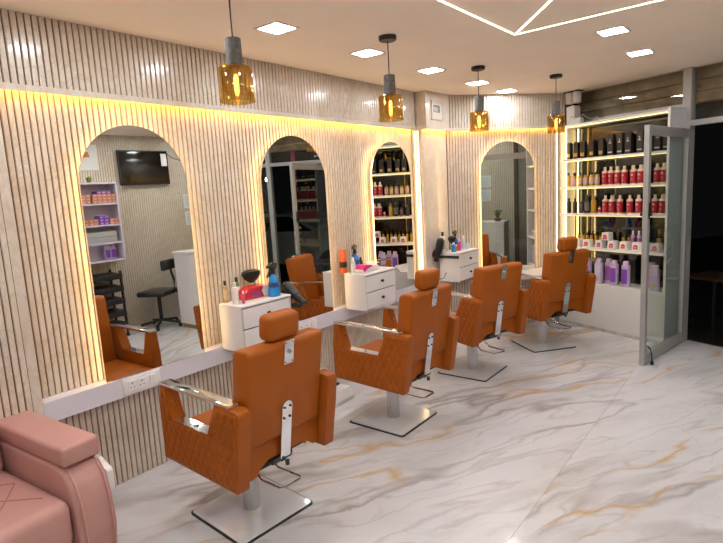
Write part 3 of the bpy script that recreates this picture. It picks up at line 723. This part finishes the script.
row(jar, [U_(x) for x in (580.2, 590.6, 603.4, 615.8, 628.2, 640.6, 649.6, 660.0)], .20, 1, 'white treatment tub with red label standing on the shelf', 'white tubs on the shelf')
row(jar, [U_(609.8)], .20, 1, 'white treatment tub with red label stacked on top of the other tubs', 'white tubs on the shelf', dz=.0855)
row(lambda: slim_bottle(LIL, WJ, MAU, .19, .020), [U_(629.6), U_(635.6)], .10, 1, 'slim lilac bottle behind the white tubs', 'slim lilac bottles')
row(lambda: slim_bottle(DRK, plain('brass', (.55, .36, .10), .3, .8), GOLD, .21, .022), [U_(641.8), U_(655.5)], .09, 1, 'dark bottle with golden cap behind the white tubs near the door', 'dark golden bottles')
def tp(*a, **k): return lambda: tall_bottle(*a, **k)
row(tp(PUR), [U_(x) for x in (590.2, 617.6, 629.4)], .20, 0, 'tall lilac bottle with purple label on the bottom shelf level', 'purple label bottles')
row(tp(MAU), [U_(598.0), U_(607.8)], .13, 0, 'tall lilac bottle with mauve label behind the pale bottle on the bottom level', 'mauve label bottles')
row(tp(None, PALE, .262, YEL), [U_(603.0)], .225, 0, 'tall pale lilac bottle with yellow badge between the mauve bottles', 'pale lilac bottles')
row(tp(None, PINKB), [U_(650.8)], .12, 0, 'tall pink bottle behind the glass door stile on the bottom level', 'pink bottles')
row(tp(None, PALE, .262, YEL), [U_(660.2)], .215, 0, 'tall pale lilac bottle with yellow badge beside the grey side panel', 'pale lilac bottles')

# white device and cylinders at the top of the shelf
t = thing('white_device', 'white plastic device with a small box and cable on top of the product shelf', 'device', fc(-1.175, .15, 2.233), RZF)
MB().prism([(-.055, 0), (.055, 0), (.055, .195), (.035, .212), (-.055, .20)], -.05, .05, axis='y', bev=.006, seg=2).build('housing', plain('device_white', (.62, .60, .57), .4), t)
MB().rbox((.085, -.02, .035), (.09, .06, .07), .005, 2).build('side_box', plain('device_white', (.62, .60, .57), .4), t)
MB().cyl((.02, 0, .09), .006, -.056, -.05, 10, 'y').build('button', BLACKP, t)
MB().tube([(.10, -.02, .07), (.14, -.02, .10), (.20, -.03, .06), (.26, -.03, .035), (.32, -.02, .05), (.35, -.02, .012), (.42, -.02, .006)], .004, 6).build('cable', plain('device_white', (.62, .60, .57), .4), t)
t = thing('ceiling_spot', 'pair of short white cylinders hanging from the ceiling above the white device', 'ceiling fixture', fc(-1.175, .15, CZ), RZF)
for dx in (-.05, .045): MB().lathe([(0, -.135), (.03, -.135), (.044, -.125), (.046, -.03), (.040, -.012), (0, -.012)], 18, c=(dx, 0, 0)).build('cylinder', plain('device_white', (.62, .60, .57), .4), t)
MB().rbox((0, 0, -.006), (.20, .09, .011), .003, 1).build('mount', DARKEDGE, t, smooth=False)

# ------------------------------------------------------------------ things on the cabinets
CT = CABZ+.312+.0005
BLUE = plain('blue_liquid', (.02, .25, .62), .2); CLEARB = plain('clear_plastic', (.62, .68, .72), .2)
def spray(label, loc, rz, s=1.0):
    t = thing('spray_bottle', label, 'spray bottle', loc, rz); t.scale = (s, s, s)
    lathe_part('body', [(0, 0), (.036, 0), (.038, .006), (.037, .03), (.033, .055), (.030, .085), (.025, .115), (.014, .130), (.012, .142), (0, .142)], BLUE, t, 18)
    lathe_part('label', [(.0335, .058), (.0342, .058), (.0312, .088), (.0305, .088)], plain('navy_label', (.02, .06, .22), .4), t, 18)
    lathe_part('collar', [(0, .140), (.016, .140), (.016, .160), (0, .160)], BLACKP, t, 14)
    hd = MB().prism([(-.060, .182), (-.058, .196), (-.010, .212), (.040, .204), (.052, .190), (.030, .176), (.014, .160), (-.010, .160), (-.012, .176)], -.010, .010, axis='y', bev=.003, seg=2).build('trigger_head', BLACKP, t)
    MB().tube([(-.030, 0, .180), (-.040, 0, .160), (-.052, 0, .140), (-.066, 0, .126)], .0055, 8).build('trigger', BLACKP, hd)
    return t
def bottle_at(body, cap, lab, h, r, loc, label, name='bottle'):
    t = slim_bottle(body, cap, lab, h, r); t.name = name; t.location = loc; t['label'] = label; return t
def brush(label, loc, rz):
    t = thing('neck_brush', label, 'brush', loc, rz)
    lathe_part('handle', [(0, 0), (.020, 0), (.022, .006), (.012, .02), (.010, .060), (.014, .078), (0, .080)], plain('brush_pale', (.62, .52, .40), .4), t, 14)
    b = MB().lathe([(0, .076), (.016, .078), (.050, .105), (.066, .135), (.060, .152), (.035, .162), (0, .166)], 20); b.xf(Matrix.Diagonal((1.0, .45, 1, 1))).build('bristles', BLACKP, t)
    return t
bottle_at(plain('amber_clear', (.50, .36, .20), .2), BLACKP, plain('cream_label', (.62, .47, .26), .4), .150, .016, (.10, 2.215, CT), 'amber bottle with black cap at the back edge of the red pack cabinet')
bottle_at(WJ, WJ, None, .145, .022, (.20, 2.215, CT), 'white bottle in front of the amber bottle on the red pack cabinet')
bottle_at(plain('green_bottle', (.12, .22, .10), .25), BLACKP, WJ, .155, .020, (.085, 2.325, CT), 'green bottle with black cap behind the red tissue pack')
bottle_at(plain('rose_tube', (.62, .08, .14), .3), WJ, None, .085, .011, (.245, 2.245, CT), 'small red tube beside the white bottle on the cabinet')
brush('black bristle neck brush standing behind the red tissue pack', (.050, 2.490, CT), R(80)).scale = (1.2, 1.2, 1.12)
t = thing('tissue_pack', 'red and white tissue pack lying on the cabinet', 'tissue pack', (.145, 2.420, CT), R(88)); t.scale = (.88, .88, 1.0)
MB().prism([(-.125, 0), (.125, 0), (.130, .05), (.100, .082), (-.06, .086), (-.115, .065), (-.132, .030)], -.055, .055, axis='y', bev=.012, seg=3).build('pack', plain('red_film', (.55, .02, .03), .25), t)
MB().prism([(.060, .006), (.124, .004), (.130, .05), (.100, .079), (.062, .081), (.038, .045)], -.0570, .0570, axis='y', bev=.002, seg=1).build('white_end', WJ, t, smooth=False)
MB().prism([(-.070, .028), (-.030, .020), (.020, .026), (.028, .040), (-.010, .052), (-.020, .038), (-.055, .050)], -.0562, -.0550, axis='y').build('print', plain('blue_print', (.18, .06, .30), .4), t, smooth=False)
spray('blue spray bottle with black trigger beside the red tissue pack', (.245, 2.520, CT), R(105), 1.12)
# cabinet two
t = thing('spray_can', 'orange canister with a dark middle band on the cabinet', 'canister', (.052, 3.515, CT)); t.scale = (1, 1, 1.06)
lathe_part('can', [(0, 0), (.030, 0), (.031, .004), (.031, .185), (.027, .192), (0, .194)], plain('orange_plastic', (.72, .12, .02), .3), t, 20)
MB().lathe([(.0314, .045), (.0325, .047), (.0325, .090), (.0314, .092)], 20).build('band', BLACKP, t)
bottle_at(CLEARB, WJ, WJ, .135, .021, (.145, 3.535, CT), 'clear bottle with white cap beside the orange canister')
spray('blue spray bottle with black trigger beside the pink tissue pack', (.075, 3.655, CT), R(112), 1.1)
bottle_at(plain('brown_glass', (.10, .05, .02), .2), BLACKP, None, .105, .017, (.05, 3.765, CT), 'small brown bottle with black cap behind the pink tissue pack')
t = thing('tissue_pack', 'pink and white tissue pack with tissues pulled out', 'tissue pack', (.205, 3.650, CT), R(90))
MB().prism([(-.120, 0), (.110, 0), (.118, .03), (.095, .056), (-.085, .062), (-.122, .030)], -.050, .050, axis='y', bev=.012, seg=3).build('pack', plain('pale_film', (.74, .66, .62), .3), t)
MB().prism([(-.100, .006), (-.070, .030), (-.030, .042), (.020, .044), (.0, .060), (-.080, .066), (-.118, .034)], -.0515, .0515, axis='y', bev=.002, seg=1).build('pink_print', plain('magenta_film', (.62, .02, .18), .3), t, smooth=False)
b = MB()
for k in range(5):
    a = k*1.3; b.faces([(.02+.03*k, -.03, .058), (.05+.03*k, -.02, .058), (.06+.025*k, .03, .075+.008*math.sin(a)), (.015+.03*k, .025, .080-.010*k*.5)], [(0, 1, 2, 3)])
b.build('tissue', WJ, t, smooth=False)
# cabinet three
bottle_at(WJ, BLACKP, plain('grey_label2', (.35, .35, .36), .4), .215, .027, (.190, 5.013, CT), 'tall white bottle with black cap on the corner cabinet')
brush('black bristle neck brush standing on the corner cabinet', (.255, 5.105, CT), R(80))
bottle_at(BLUE, CLEARB, None, .10, .022, (.305, 5.040, CT), 'short blue bottle in front of the black brush on the corner cabinet')
bottle_at(plain('orange_small', (.60, .20, .05), .3), WJ, None, .07, .014, (.295, 5.115, CT), 'tiny orange bottle on the corner cabinet')
spray('blue spray bottle with black trigger at the back of the corner cabinet', (.222, 5.232, CT), R(100), 1.0)
bottle_at(plain('magenta_bottle', (.62, .06, .26), .3), plain('pale_pink', (.75, .5, .58), .3), None, .125, .021, (.300, 5.175, CT), 'magenta bottle in front of the blue spray bottle on the corner cabinet')
bottle_at(CLEARB, WJ, None, .150, .017, (.285, 5.305, CT), 'slim clear bottle with white cap on the corner cabinet')
bottle_at(CLEARB, CLEARB, None, .075, .022, (.325, 5.325, CT), 'short clear bottle beside the slim clear bottle on the corner cabinet')

# hairdryers in wire holders on cabinet sides
def dryer(label, hlabel, x, y, z, side, barrel, nozzle, handle, cord):
    h = thing('dryer_holder', hlabel, 'holder', (x, y, z))
    MB().rbox((.06, side*.005, 0), (.24, .010, .03), .003, 1).build('bracket', BLACKP, h, smooth=False)
    for cx, r_ in ((-.01, .046), (.085, .030), (.150, .024)):
        MB().tube([(cx+r_*math.cos(2*math.pi*k/18), side*(.012+r_+r_*math.sin(2*math.pi*k/18)), 0) for k in range(18)], .004, 6, closed=True).build('ring', BLACKP, h)
    t = thing('hair_dryer', label, 'hair dryer', (x, y, z)); d = side*.058
    P = lambda pts: [(a_, d, b_) for a_, b_ in pts]
    MB().tube(P(barrel), .03, 16, radii=[.022, .036, .042, .040, .034]).build('barrel', BLACKP, t)
    MB().tube(P(nozzle), .03, 14, radii=[.030, .026, .028]).build('nozzle', BLACKM, t)
    MB().tube(P(handle), .016, 12, radii=[.024, .020, .018, .015]).build('handle', BLACKP, t)
    MB().tube([(a_, d*.8, b_) for a_, b_ in cord], .0045, 6).build('power_cord', BLACKP, t)
dryer('black hair dryer hooked on the side of the corner cabinet', 'black ring holder on the side of the corner cabinet', .215, 4.983, .905, -1,
      [(.0, .205), (.0, .19), (-.01, .14), (-.022, .09), (-.035, .05)], [(-.035, .05), (-.05, .0), (-.062, -.04)], [(-.02, .11), (-.075, .055), (-.115, -.01), (-.14, -.075)],
      [(-.14, -.075), (-.155, -.12), (-.13, -.20), (-.06, -.25), (.02, -.22), (.05, -.16)])
dryer('black hair dryer hooked on the far side of the red pack cabinet', 'black ring holder on the far side of the red pack cabinet', .205, 2.622, .868, 1,
      [(-.02, .14), (-.01, .13), (.03, .10), (.07, .072), (.095, .055)], [(.095, .055), (.14, .025), (.165, .008)], [(.005, .115), (-.02, .06), (-.035, -.0), (-.045, -.07)],
      [(-.045, -.07), (-.05, -.12), (-.03, -.20), (.03, -.22), (.06, -.18)])

# ------------------------------------------------------------------ pink recliner (local +x is its front)
rc = thing('recliner', 'dusty pink leather recliner with thick armrests beside the slatted wall', 'armchair', (.435, .515, 0), R(4.8))
def arm(s_):
    y0, y1 = (.305, .475) if s_ > 0 else (-.475, -.305)
    prof = [(-.42, .06), (.34, .06), (.372, .25), (.360, .40), (.335, .485), (.295, .538), (.25, .560), (-.42, .572)]
    a = MB().prism(prof, y0, y1, axis='y', bev=.020, seg=3).build('armrest', PINK, rc)
    MB().rbox((-.062, (y0+y1)/2+.004*s_, .606), (.73, .168, .088), .016, 3).build('arm_pad', PINK, a)
    sp = [(.376, .10), (.386, .25), (.374, .40), (.347, .490), (.303, .548), (.255, .571)]
    b = MB()
    for yy in (y0+.024, y1-.024): b.tube([(x-.004, yy, z) for x, z in sp], .0035, 6)
    b.build('seam', plain('pink_piping', (.58, .32, .28), .4), a)
arm(1); arm(-1)
sc_ = MB().rbox((.03, 0, .345), (.66, .60, .22), .05, 4).build('seat_cushion', PINK, rc)
b = MB()
for y0, y1 in ((-.24, -.06), (.06, .24)):
    b.tube([(-.20, y0, .4555), (.0, y1, .4555), (.24, y0, .4555)], .003, 6); b.tube([(-.20, y1, .4553), (.0, y0, .4553), (.24, y1, .4553)], .003, 6)
b.build('stitching', plain('pink_stitch', (.40, .17, .14), .5), sc_)
MB().rbox((.28, 0, .19), (.10, .59, .22), .03, 3).build('front_panel', PINK, rc)
MB().rbox((-.34, 0, .74), (.20, .60, .72), .07, 4, Matrix.Rotation(R(-12), 3, 'Y')).build('backrest', PINK, rc)
MB().rbox((-.20, .05, .52), (.14, .42, .14), .06, 4, Matrix.Rotation(R(-12), 3, 'Y')).build('lumbar_pillow', PINK, rc)
MB().rbox((0, 0, .05), (.70, .60, .06), .01, 1).box(-.33, -.27, -.4, .4, 0, .06).box(.22, .28, -.4, .4, 0, .06).build('base_frame', BLACKM, rc, smooth=False)
MB().prism([(.16, .38), (.325, .38), (.325, .475), (.315, .487), (.275, .495), (.250, .520), (.16, .520)], .478, .508, axis='y', bev=.004, seg=2).build('side_bracket', WHITE, rc)

# ------------------------------------------------------------------ far side, seen in the mirrors
tv = thing('television', 'black flat television on the slatted wall, seen in the near mirror', 'television', (XR-.012, 3.955, 2.175))
MB().rbox((-.035, 0, 0), (.035, .72, .46), .004, 1).build('casing', BLACKP, tv, smooth=False)
MB().box(-.0540, -.0528, -.345, .345, -.205, .215).build('screen', plain('screen_glass', (.006, .005, .004), .06, grain=0), tv, smooth=False)
MB().rbox((-.012, 0, 0), (.022, .25, .2), .003, 1).build('bracket', BLACKM, tv, smooth=False)
MB().tube([(-.02, .36, .20), (-.01, .48, .13), (-.006, .60, .10)], .004, 6).build('cable', BLACKP, tv)
MB().box(-.058, -.0542, .25, .335, .02, .19).build('sticker', WHITE, tv, smooth=False)
cs = thing('wall_cabinet', 'white open wall shelf unit with four compartments, seen in the near mirror', 'shelf', (XR-.012, 3.145, .98))
CW, CH, CD = .60, 1.0, .24
LW = plain('lilac_shelf', (.68, .62, .72), .4)
for nm, bx in (('side_panel', (-CD, 0, -CW/2, -CW/2+.02, 0, CH)), ('side_panel', (-CD, 0, CW/2-.02, CW/2, 0, CH)), ('back_panel', (-.01, 0, -CW/2+.02, CW/2-.02, 0, CH))): MB().box(*bx).build(nm, LW, cs, smooth=False)
SZ = (0, .225, .45, .72, .98)
for z in SZ: MB().box(-CD, -.01, -CW/2+.02, CW/2-.02, z, z+.02).build('shelf_board', LW, cs, smooth=False)
bxm = [plain('salmon_box', (.55, .23, .15), .5), plain('violet_box', (.22, .08, .50), .5)]
proto = {}
def small_box(kind, size): 
    if kind not in proto:
        me = MB().rbox((0, 0, size[2]/2), size, .002, 1).mesh('small_box', bxm[kind], False)
        lab = MB().box(-size[0]/2-.001, -size[0]/2, -size[1]*.3, size[1]*.3, size[2]*.35, size[2]*.65).mesh('label', plain('salmon_pale', (.72, .42, .32), .5), False)
        proto[kind] = (me, lab)
    return proto[kind]
def stack(z, ys, n, kind, label, group):
    for y_ in ys:
        for k in range(n):
            me, lab = small_box(kind, (.14, .058, .038))
            o = place('hair_color_box', me, None, (XR-.012-.15, 3.145+y_, .98+z+.0205+k*.0385)); place('label', lab, o)
            tag(o, label, 'box', group)
stack(SZ[3], [-.25, -.19, -.13, -.07, .01, .07, .13], 3, 0, 'small salmon hair colour box stacked on the upper compartment of the wall shelf', 'salmon boxes, upper')
stack(SZ[3]+.1155, [.07, .13, .19], 1, 1, 'small violet box lying on the salmon boxes of the wall shelf', 'violet boxes, upper')
stack(SZ[3], [.19, .25], 3, 0, 'small salmon hair colour box stacked on the upper compartment of the wall shelf', 'salmon boxes, upper')
stack(SZ[2], [-.25, -.19, -.13, -.07, -.01], 2, 0, 'small salmon hair colour box in the second compartment of the wall shelf', 'salmon boxes, lower')
stack(SZ[2], [.06, .12], 3, 1, 'small violet box in the second compartment of the wall shelf', 'violet boxes, lower')
stack(SZ[2], [.19, .25], 2, 0, 'small salmon hair colour box in the second compartment of the wall shelf', 'salmon boxes, lower')
for k in range(2):
    tag(MB().rbox((0, 0, .035), (.18, .46, .07), .006, 1).build('towel_stack', plain('grey_towel', (.42, .42, .40), .9), smooth=False, loc=(XR-.14, 3.145, .98+SZ[1]+.0205+.072*k)), 'folded grey towel in the wall shelf compartment', 'towel', 'folded towels')
for k in range(2):
    o = tall_bottle(PUR, LIL, .185); o.location = (XR-.13, 3.265+.075*k, 1.0005); o.rotation_euler.z = R(-90); o['label'] = 'short purple bottle in the lowest wall shelf compartment'; o['group'] = 'purple bottles in wall shelf'
t = thing('potted_plant', 'tiny green plant on top of the white wall shelf', 'plant', (XR-.13, 3.16, 1.981)); 
lathe_part('pot', [(0, 0), (.022, 0), (.028, .03), (0, .03)], plain('terracotta', (.35, .14, .06), .6), t, 12); MB().sphere((0, 0, .05), (.035, .035, .03)).build('leaves', plain('leaf_green', (.10, .20, .03), .5), t)
tag(MB().box(-.004, 0, -.13, .13, -.16, .16).build('poster', plain('poster_white', (.72, .72, .70), .4), smooth=False, loc=(XR-.010, 3.225, 2.31)), 'white poster with an orange emblem beside the television', 'poster')
o = MB().prism([(-.05, 0), (.03, 0), (.02, .06), (-.03, .08)], -.0055, -.0045, axis='x').build('emblem', plain('orange_print', (.6, .22, .02), .5), bpy.data.objects['poster'], smooth=False)
tr = thing('black_trolley', 'black plastic trolley with stacked trays under the wall shelf', 'trolley', (XR-.20, 3.10, 0))
for k in range(5): MB().rbox((0, 0, .15+.16*k), (.32, .44, .075), .015, 2).build('tray', BLACKP, tr)
for sx in (-.14, .14):
    for sy in (-.20, .20): MB().box(sx-.012, sx+.012, sy-.012, sy+.012, .05, .86).build('post', BLACKP, tr, smooth=False); MB().sphere((sx, sy, .026), (.02, .026, .026)).build('caster', BLACKP, tr)
# notices
for k, (z, hh) in enumerate(((1.69, .20), (1.44, .20))):
    o = MB().box(-.006, 0, -.115, .115, -hh/2, hh/2).build('framed_notice', WHITE, smooth=False, loc=(XR-.010, 4.64, z))
    tag(o, ['framed white notice sheet, upper of the pair on the opposite wall', 'framed white notice sheet, lower of the pair on the opposite wall'][k], 'notice')
    MB().box(-.0068, -.006, -.095, .095, -hh/2+.015, hh/2-.015).build('paper', plain('notice_paper', (.66, .70, .72), .5), o, smooth=False)
    b = MB()
    for i in range(4): b.box(-.0075, -.0069, -.08, .06+.015*(i % 2), .055-.035*i, .060-.035*i)
    b.build('text_line', plain('notice_ink', (.35, .38, .42), .6), o, smooth=False)
# reception counter and plant
rcp = thing('reception_counter', 'tall white reception counter, seen in the mirrors', 'counter', (3.39, 4.55, 0))
MB().box(-.18, .18, -.62, .62, .06, 1.0).build('body', WHITE, rcp, smooth=False)
MB().rbox((0, 0, 1.015), (.40, 1.27, .03), .004, 1).build('top', WHITE, rcp, smooth=False)
MB().box(-.16, .17, -.60, .60, 0, .06).build('plinth', plain('oak_plinth', (.38, .20, .07), .5), rcp, smooth=False)
pt = thing('potted_plant', 'small green plant in a brown bowl on the reception counter', 'plant', (3.33, 5.05, 1.0305))
lathe_part('bowl', [(0, 0), (.04, 0), (.065, .045), (.060, .05), (0, .045)], plain('brown_bowl', (.16, .05, .025), .4), pt, 18)
b = MB()
for k in range(22):
    a = k*2.4; l = .05+.05*random.random(); h = .06+.09*random.random()
    c_, s_ = math.cos(a), math.sin(a); p0 = Vector((.02*c_, .02*s_, .045)); p1 = Vector((.6*l*c_, .6*l*s_, .045+h)); p2 = Vector((l*1.3*c_, l*1.3*s_, .045+h*.8)); n_ = Vector((-s_, c_, 0))*.014
    b.faces([p0, p1-n_, p2, p1+n_], [(0, 1, 2, 3)])
b.build('leaves', plain('leaf_green', (.10, .20, .03), .5), pt, smooth=False)
# office chair
oc = thing('office_chair', 'black swivel office chair beside the reception counter, seen in the near mirror', 'chair', (3.84, 3.80, 0), R(150))
b = MB()
for k in range(5):
    a = 2*math.pi*k/5; b.tube([(0, 0, .10), (.27*math.cos(a), .27*math.sin(a), .065)], .018, 8)
b.build('star_base', BLACKP, oc)
for k in range(5):
    a = 2*math.pi*k/5; MB().sphere((.27*math.cos(a), .27*math.sin(a), .028), (.028, .028, .028), 10, 6).build('caster', BLACKP, oc)
MB().cyl((0, 0, 0), .025, .08, .45, 12).build('gas_lift', BLACKM, oc)
MB().rbox((0, 0, .485), (.42, .42, .07), .03, 3).build('seat', plain('black_vinyl', (.02, .02, .02), .3), oc)
MB().tube([(.16, 0, .45), (.24, 0, .50), (.25, 0, .65), (.21, 0, .82)], .016, 8).build('back_post', BLACKM, oc)
MB().rbox((.20, 0, .86), (.06, .36, .14), .025, 3).build('backrest', plain('black_vinyl', (.02, .02, .02), .3), oc)

# ------------------------------------------------------------------ the dark street
gr = MB().prism([tuple(fc(-6, -.08).xy), tuple(fc(8, -.08).xy), tuple(fc(8, -18).xy), tuple(fc(-6, -18).xy)], -.42, -.30).build('street_ground', plain('asphalt', (.07, .06, .05), .9, grain=.3, gscale=3), smooth=False)
struct(gr, 'dark street ground outside the shop door', 'ground')
st = MB().prism([tuple(fc(-1.4, .0).xy), tuple(fc(2.0, .0).xy), tuple(fc(2.0, -.10).xy), tuple(fc(-1.4, -.10).xy)], -.30, -.004).build('trim_6', plain('threshold_stone', (.16, .15, .14), .5), smooth=False)
struct(st, 'dark stone threshold under the shop door', 'threshold')
tb_ = thing('metal_table', 'black metal table with rounded loop legs outside the door', 'table', fc(.20, -1.05, -.30), RZF)
MB().rbox((0, 0, .79), (1.3, .50, .03), .005, 1).build('table_top', plain('dark_wood', (.10, .045, .025), .4), tb_, smooth=False)
for sy in (-.2, .2):
    pth = [(-.35, sy, .775), (-.35, sy, .12)] + [(-.35+.09*(1-math.cos(R(a))), sy, .12-.09*math.sin(R(a))) for a in (30, 60, 90)] + [(.26+.09*math.sin(R(a)), sy, .03+.09*(1-math.cos(R(a)))) for a in (0, 30, 60, 90)] + [(.35, sy, .775)]
    MB().tube(pth, .022, 10).build('leg_loop', BLACKM, tb_)
sl_ = thing('street_lamp', 'small white globe lamp on a post outside, seen in the middle mirror', 'lamp', (4.78, 7.0, -.30))
MB().cyl((0, 0, 0), .03, 0, 2.19, 12).build('post', BLACKM, sl_); MB().sphere((0, 0, 2.25), (.042, .042, .042), 16, 10).build('globe', emit('street_glow', (1, .95, .85), 16.0), sl_)
# parked car (mostly out of frame), front pointing along -u
CARW = plain('car_white', (.62, .62, .60), .25)
cr_ = thing('parked_car', 'white car parked in the dark street outside the door', 'car', fc(2.78, -5.1, -.30), RZF)
side = [(-2.0, .28), (2.0, .30), (2.02, .75), (1.95, .98), (1.55, 1.05), (1.15, 1.46), (.75, 1.52), (-.35, 1.50), (-1.0, 1.06), (-1.75, .94), (-2.0, .80), (-2.06, .55)]
MB().prism(side, -.82, .82, axis='y', bev=.06, seg=3).build('body', CARW, cr_)
MB().prism([(1.05, 1.10), (1.40, 1.10), (1.08, 1.42), (.75, 1.46), (-.30, 1.44), (-.85, 1.08)], -.83, .83, axis='y').build('side_window', plain('car_glass', (.01, .01, .012), .05), cr_, smooth=False)
for x in (-1.28, 1.28):
    for sy in (-.80, .80):
        wh = MB().lathe([(0, -.10), (.20, -.10), (.31, -.08), (.32, 0), (.31, .08), (.20, .10), (0, .10)], 24, c=(x, sy, .32), axis='y').build('wheel', RUBBER, cr_)
for sy in (-.62, .62): MB().rbox((-1.96, sy, .80), (.16, .30, .13), .03, 2).build('headlamp', plain('lamp_glass', (.30, .32, .33), .1), cr_)
MB().rbox((-2.05, 0, .50), (.06, .9, .18), .02, 2).build('grille', BLACKP, cr_)
MB().box(-2.075, -2.06, -.26, .26, .36, .45).build('number_plate', WHITE, cr_, smooth=False)
# magenta ribbon in the doorway, seen in the middle mirror
rb = MB()
pts = [(0, 0, 0), (.01, .0, -.12), (-.01, .01, -.25), (.012, 0, -.38), (0, .0, -.52)]
vs_ = []
for i, p in enumerate(pts):
    w_ = .022+.012*(i % 2); vs_ += [(p[0]-w_, p[1], p[2]), (p[0]+w_, p[1], p[2]), (p[0]+w_, p[1]+.004, p[2]), (p[0]-w_, p[1]+.004, p[2])]
rb.faces(vs_, [(4*i+a, 4*i+(a+1) % 4, 4*i+4+(a+1) % 4, 4*i+4+a) for i in range(4) for a in range(4)] + [(0, 1, 2, 3), (16, 17, 18, 19)])
tag(rb.build('hanging_ribbon', plain('magenta_ribbon', (.45, .01, .13), .5), smooth=False, loc=fc(.60, -.09, 2.30), rz=RZF), 'magenta ribbon hanging outside the shop doorway, seen in the middle mirror', 'ribbon')
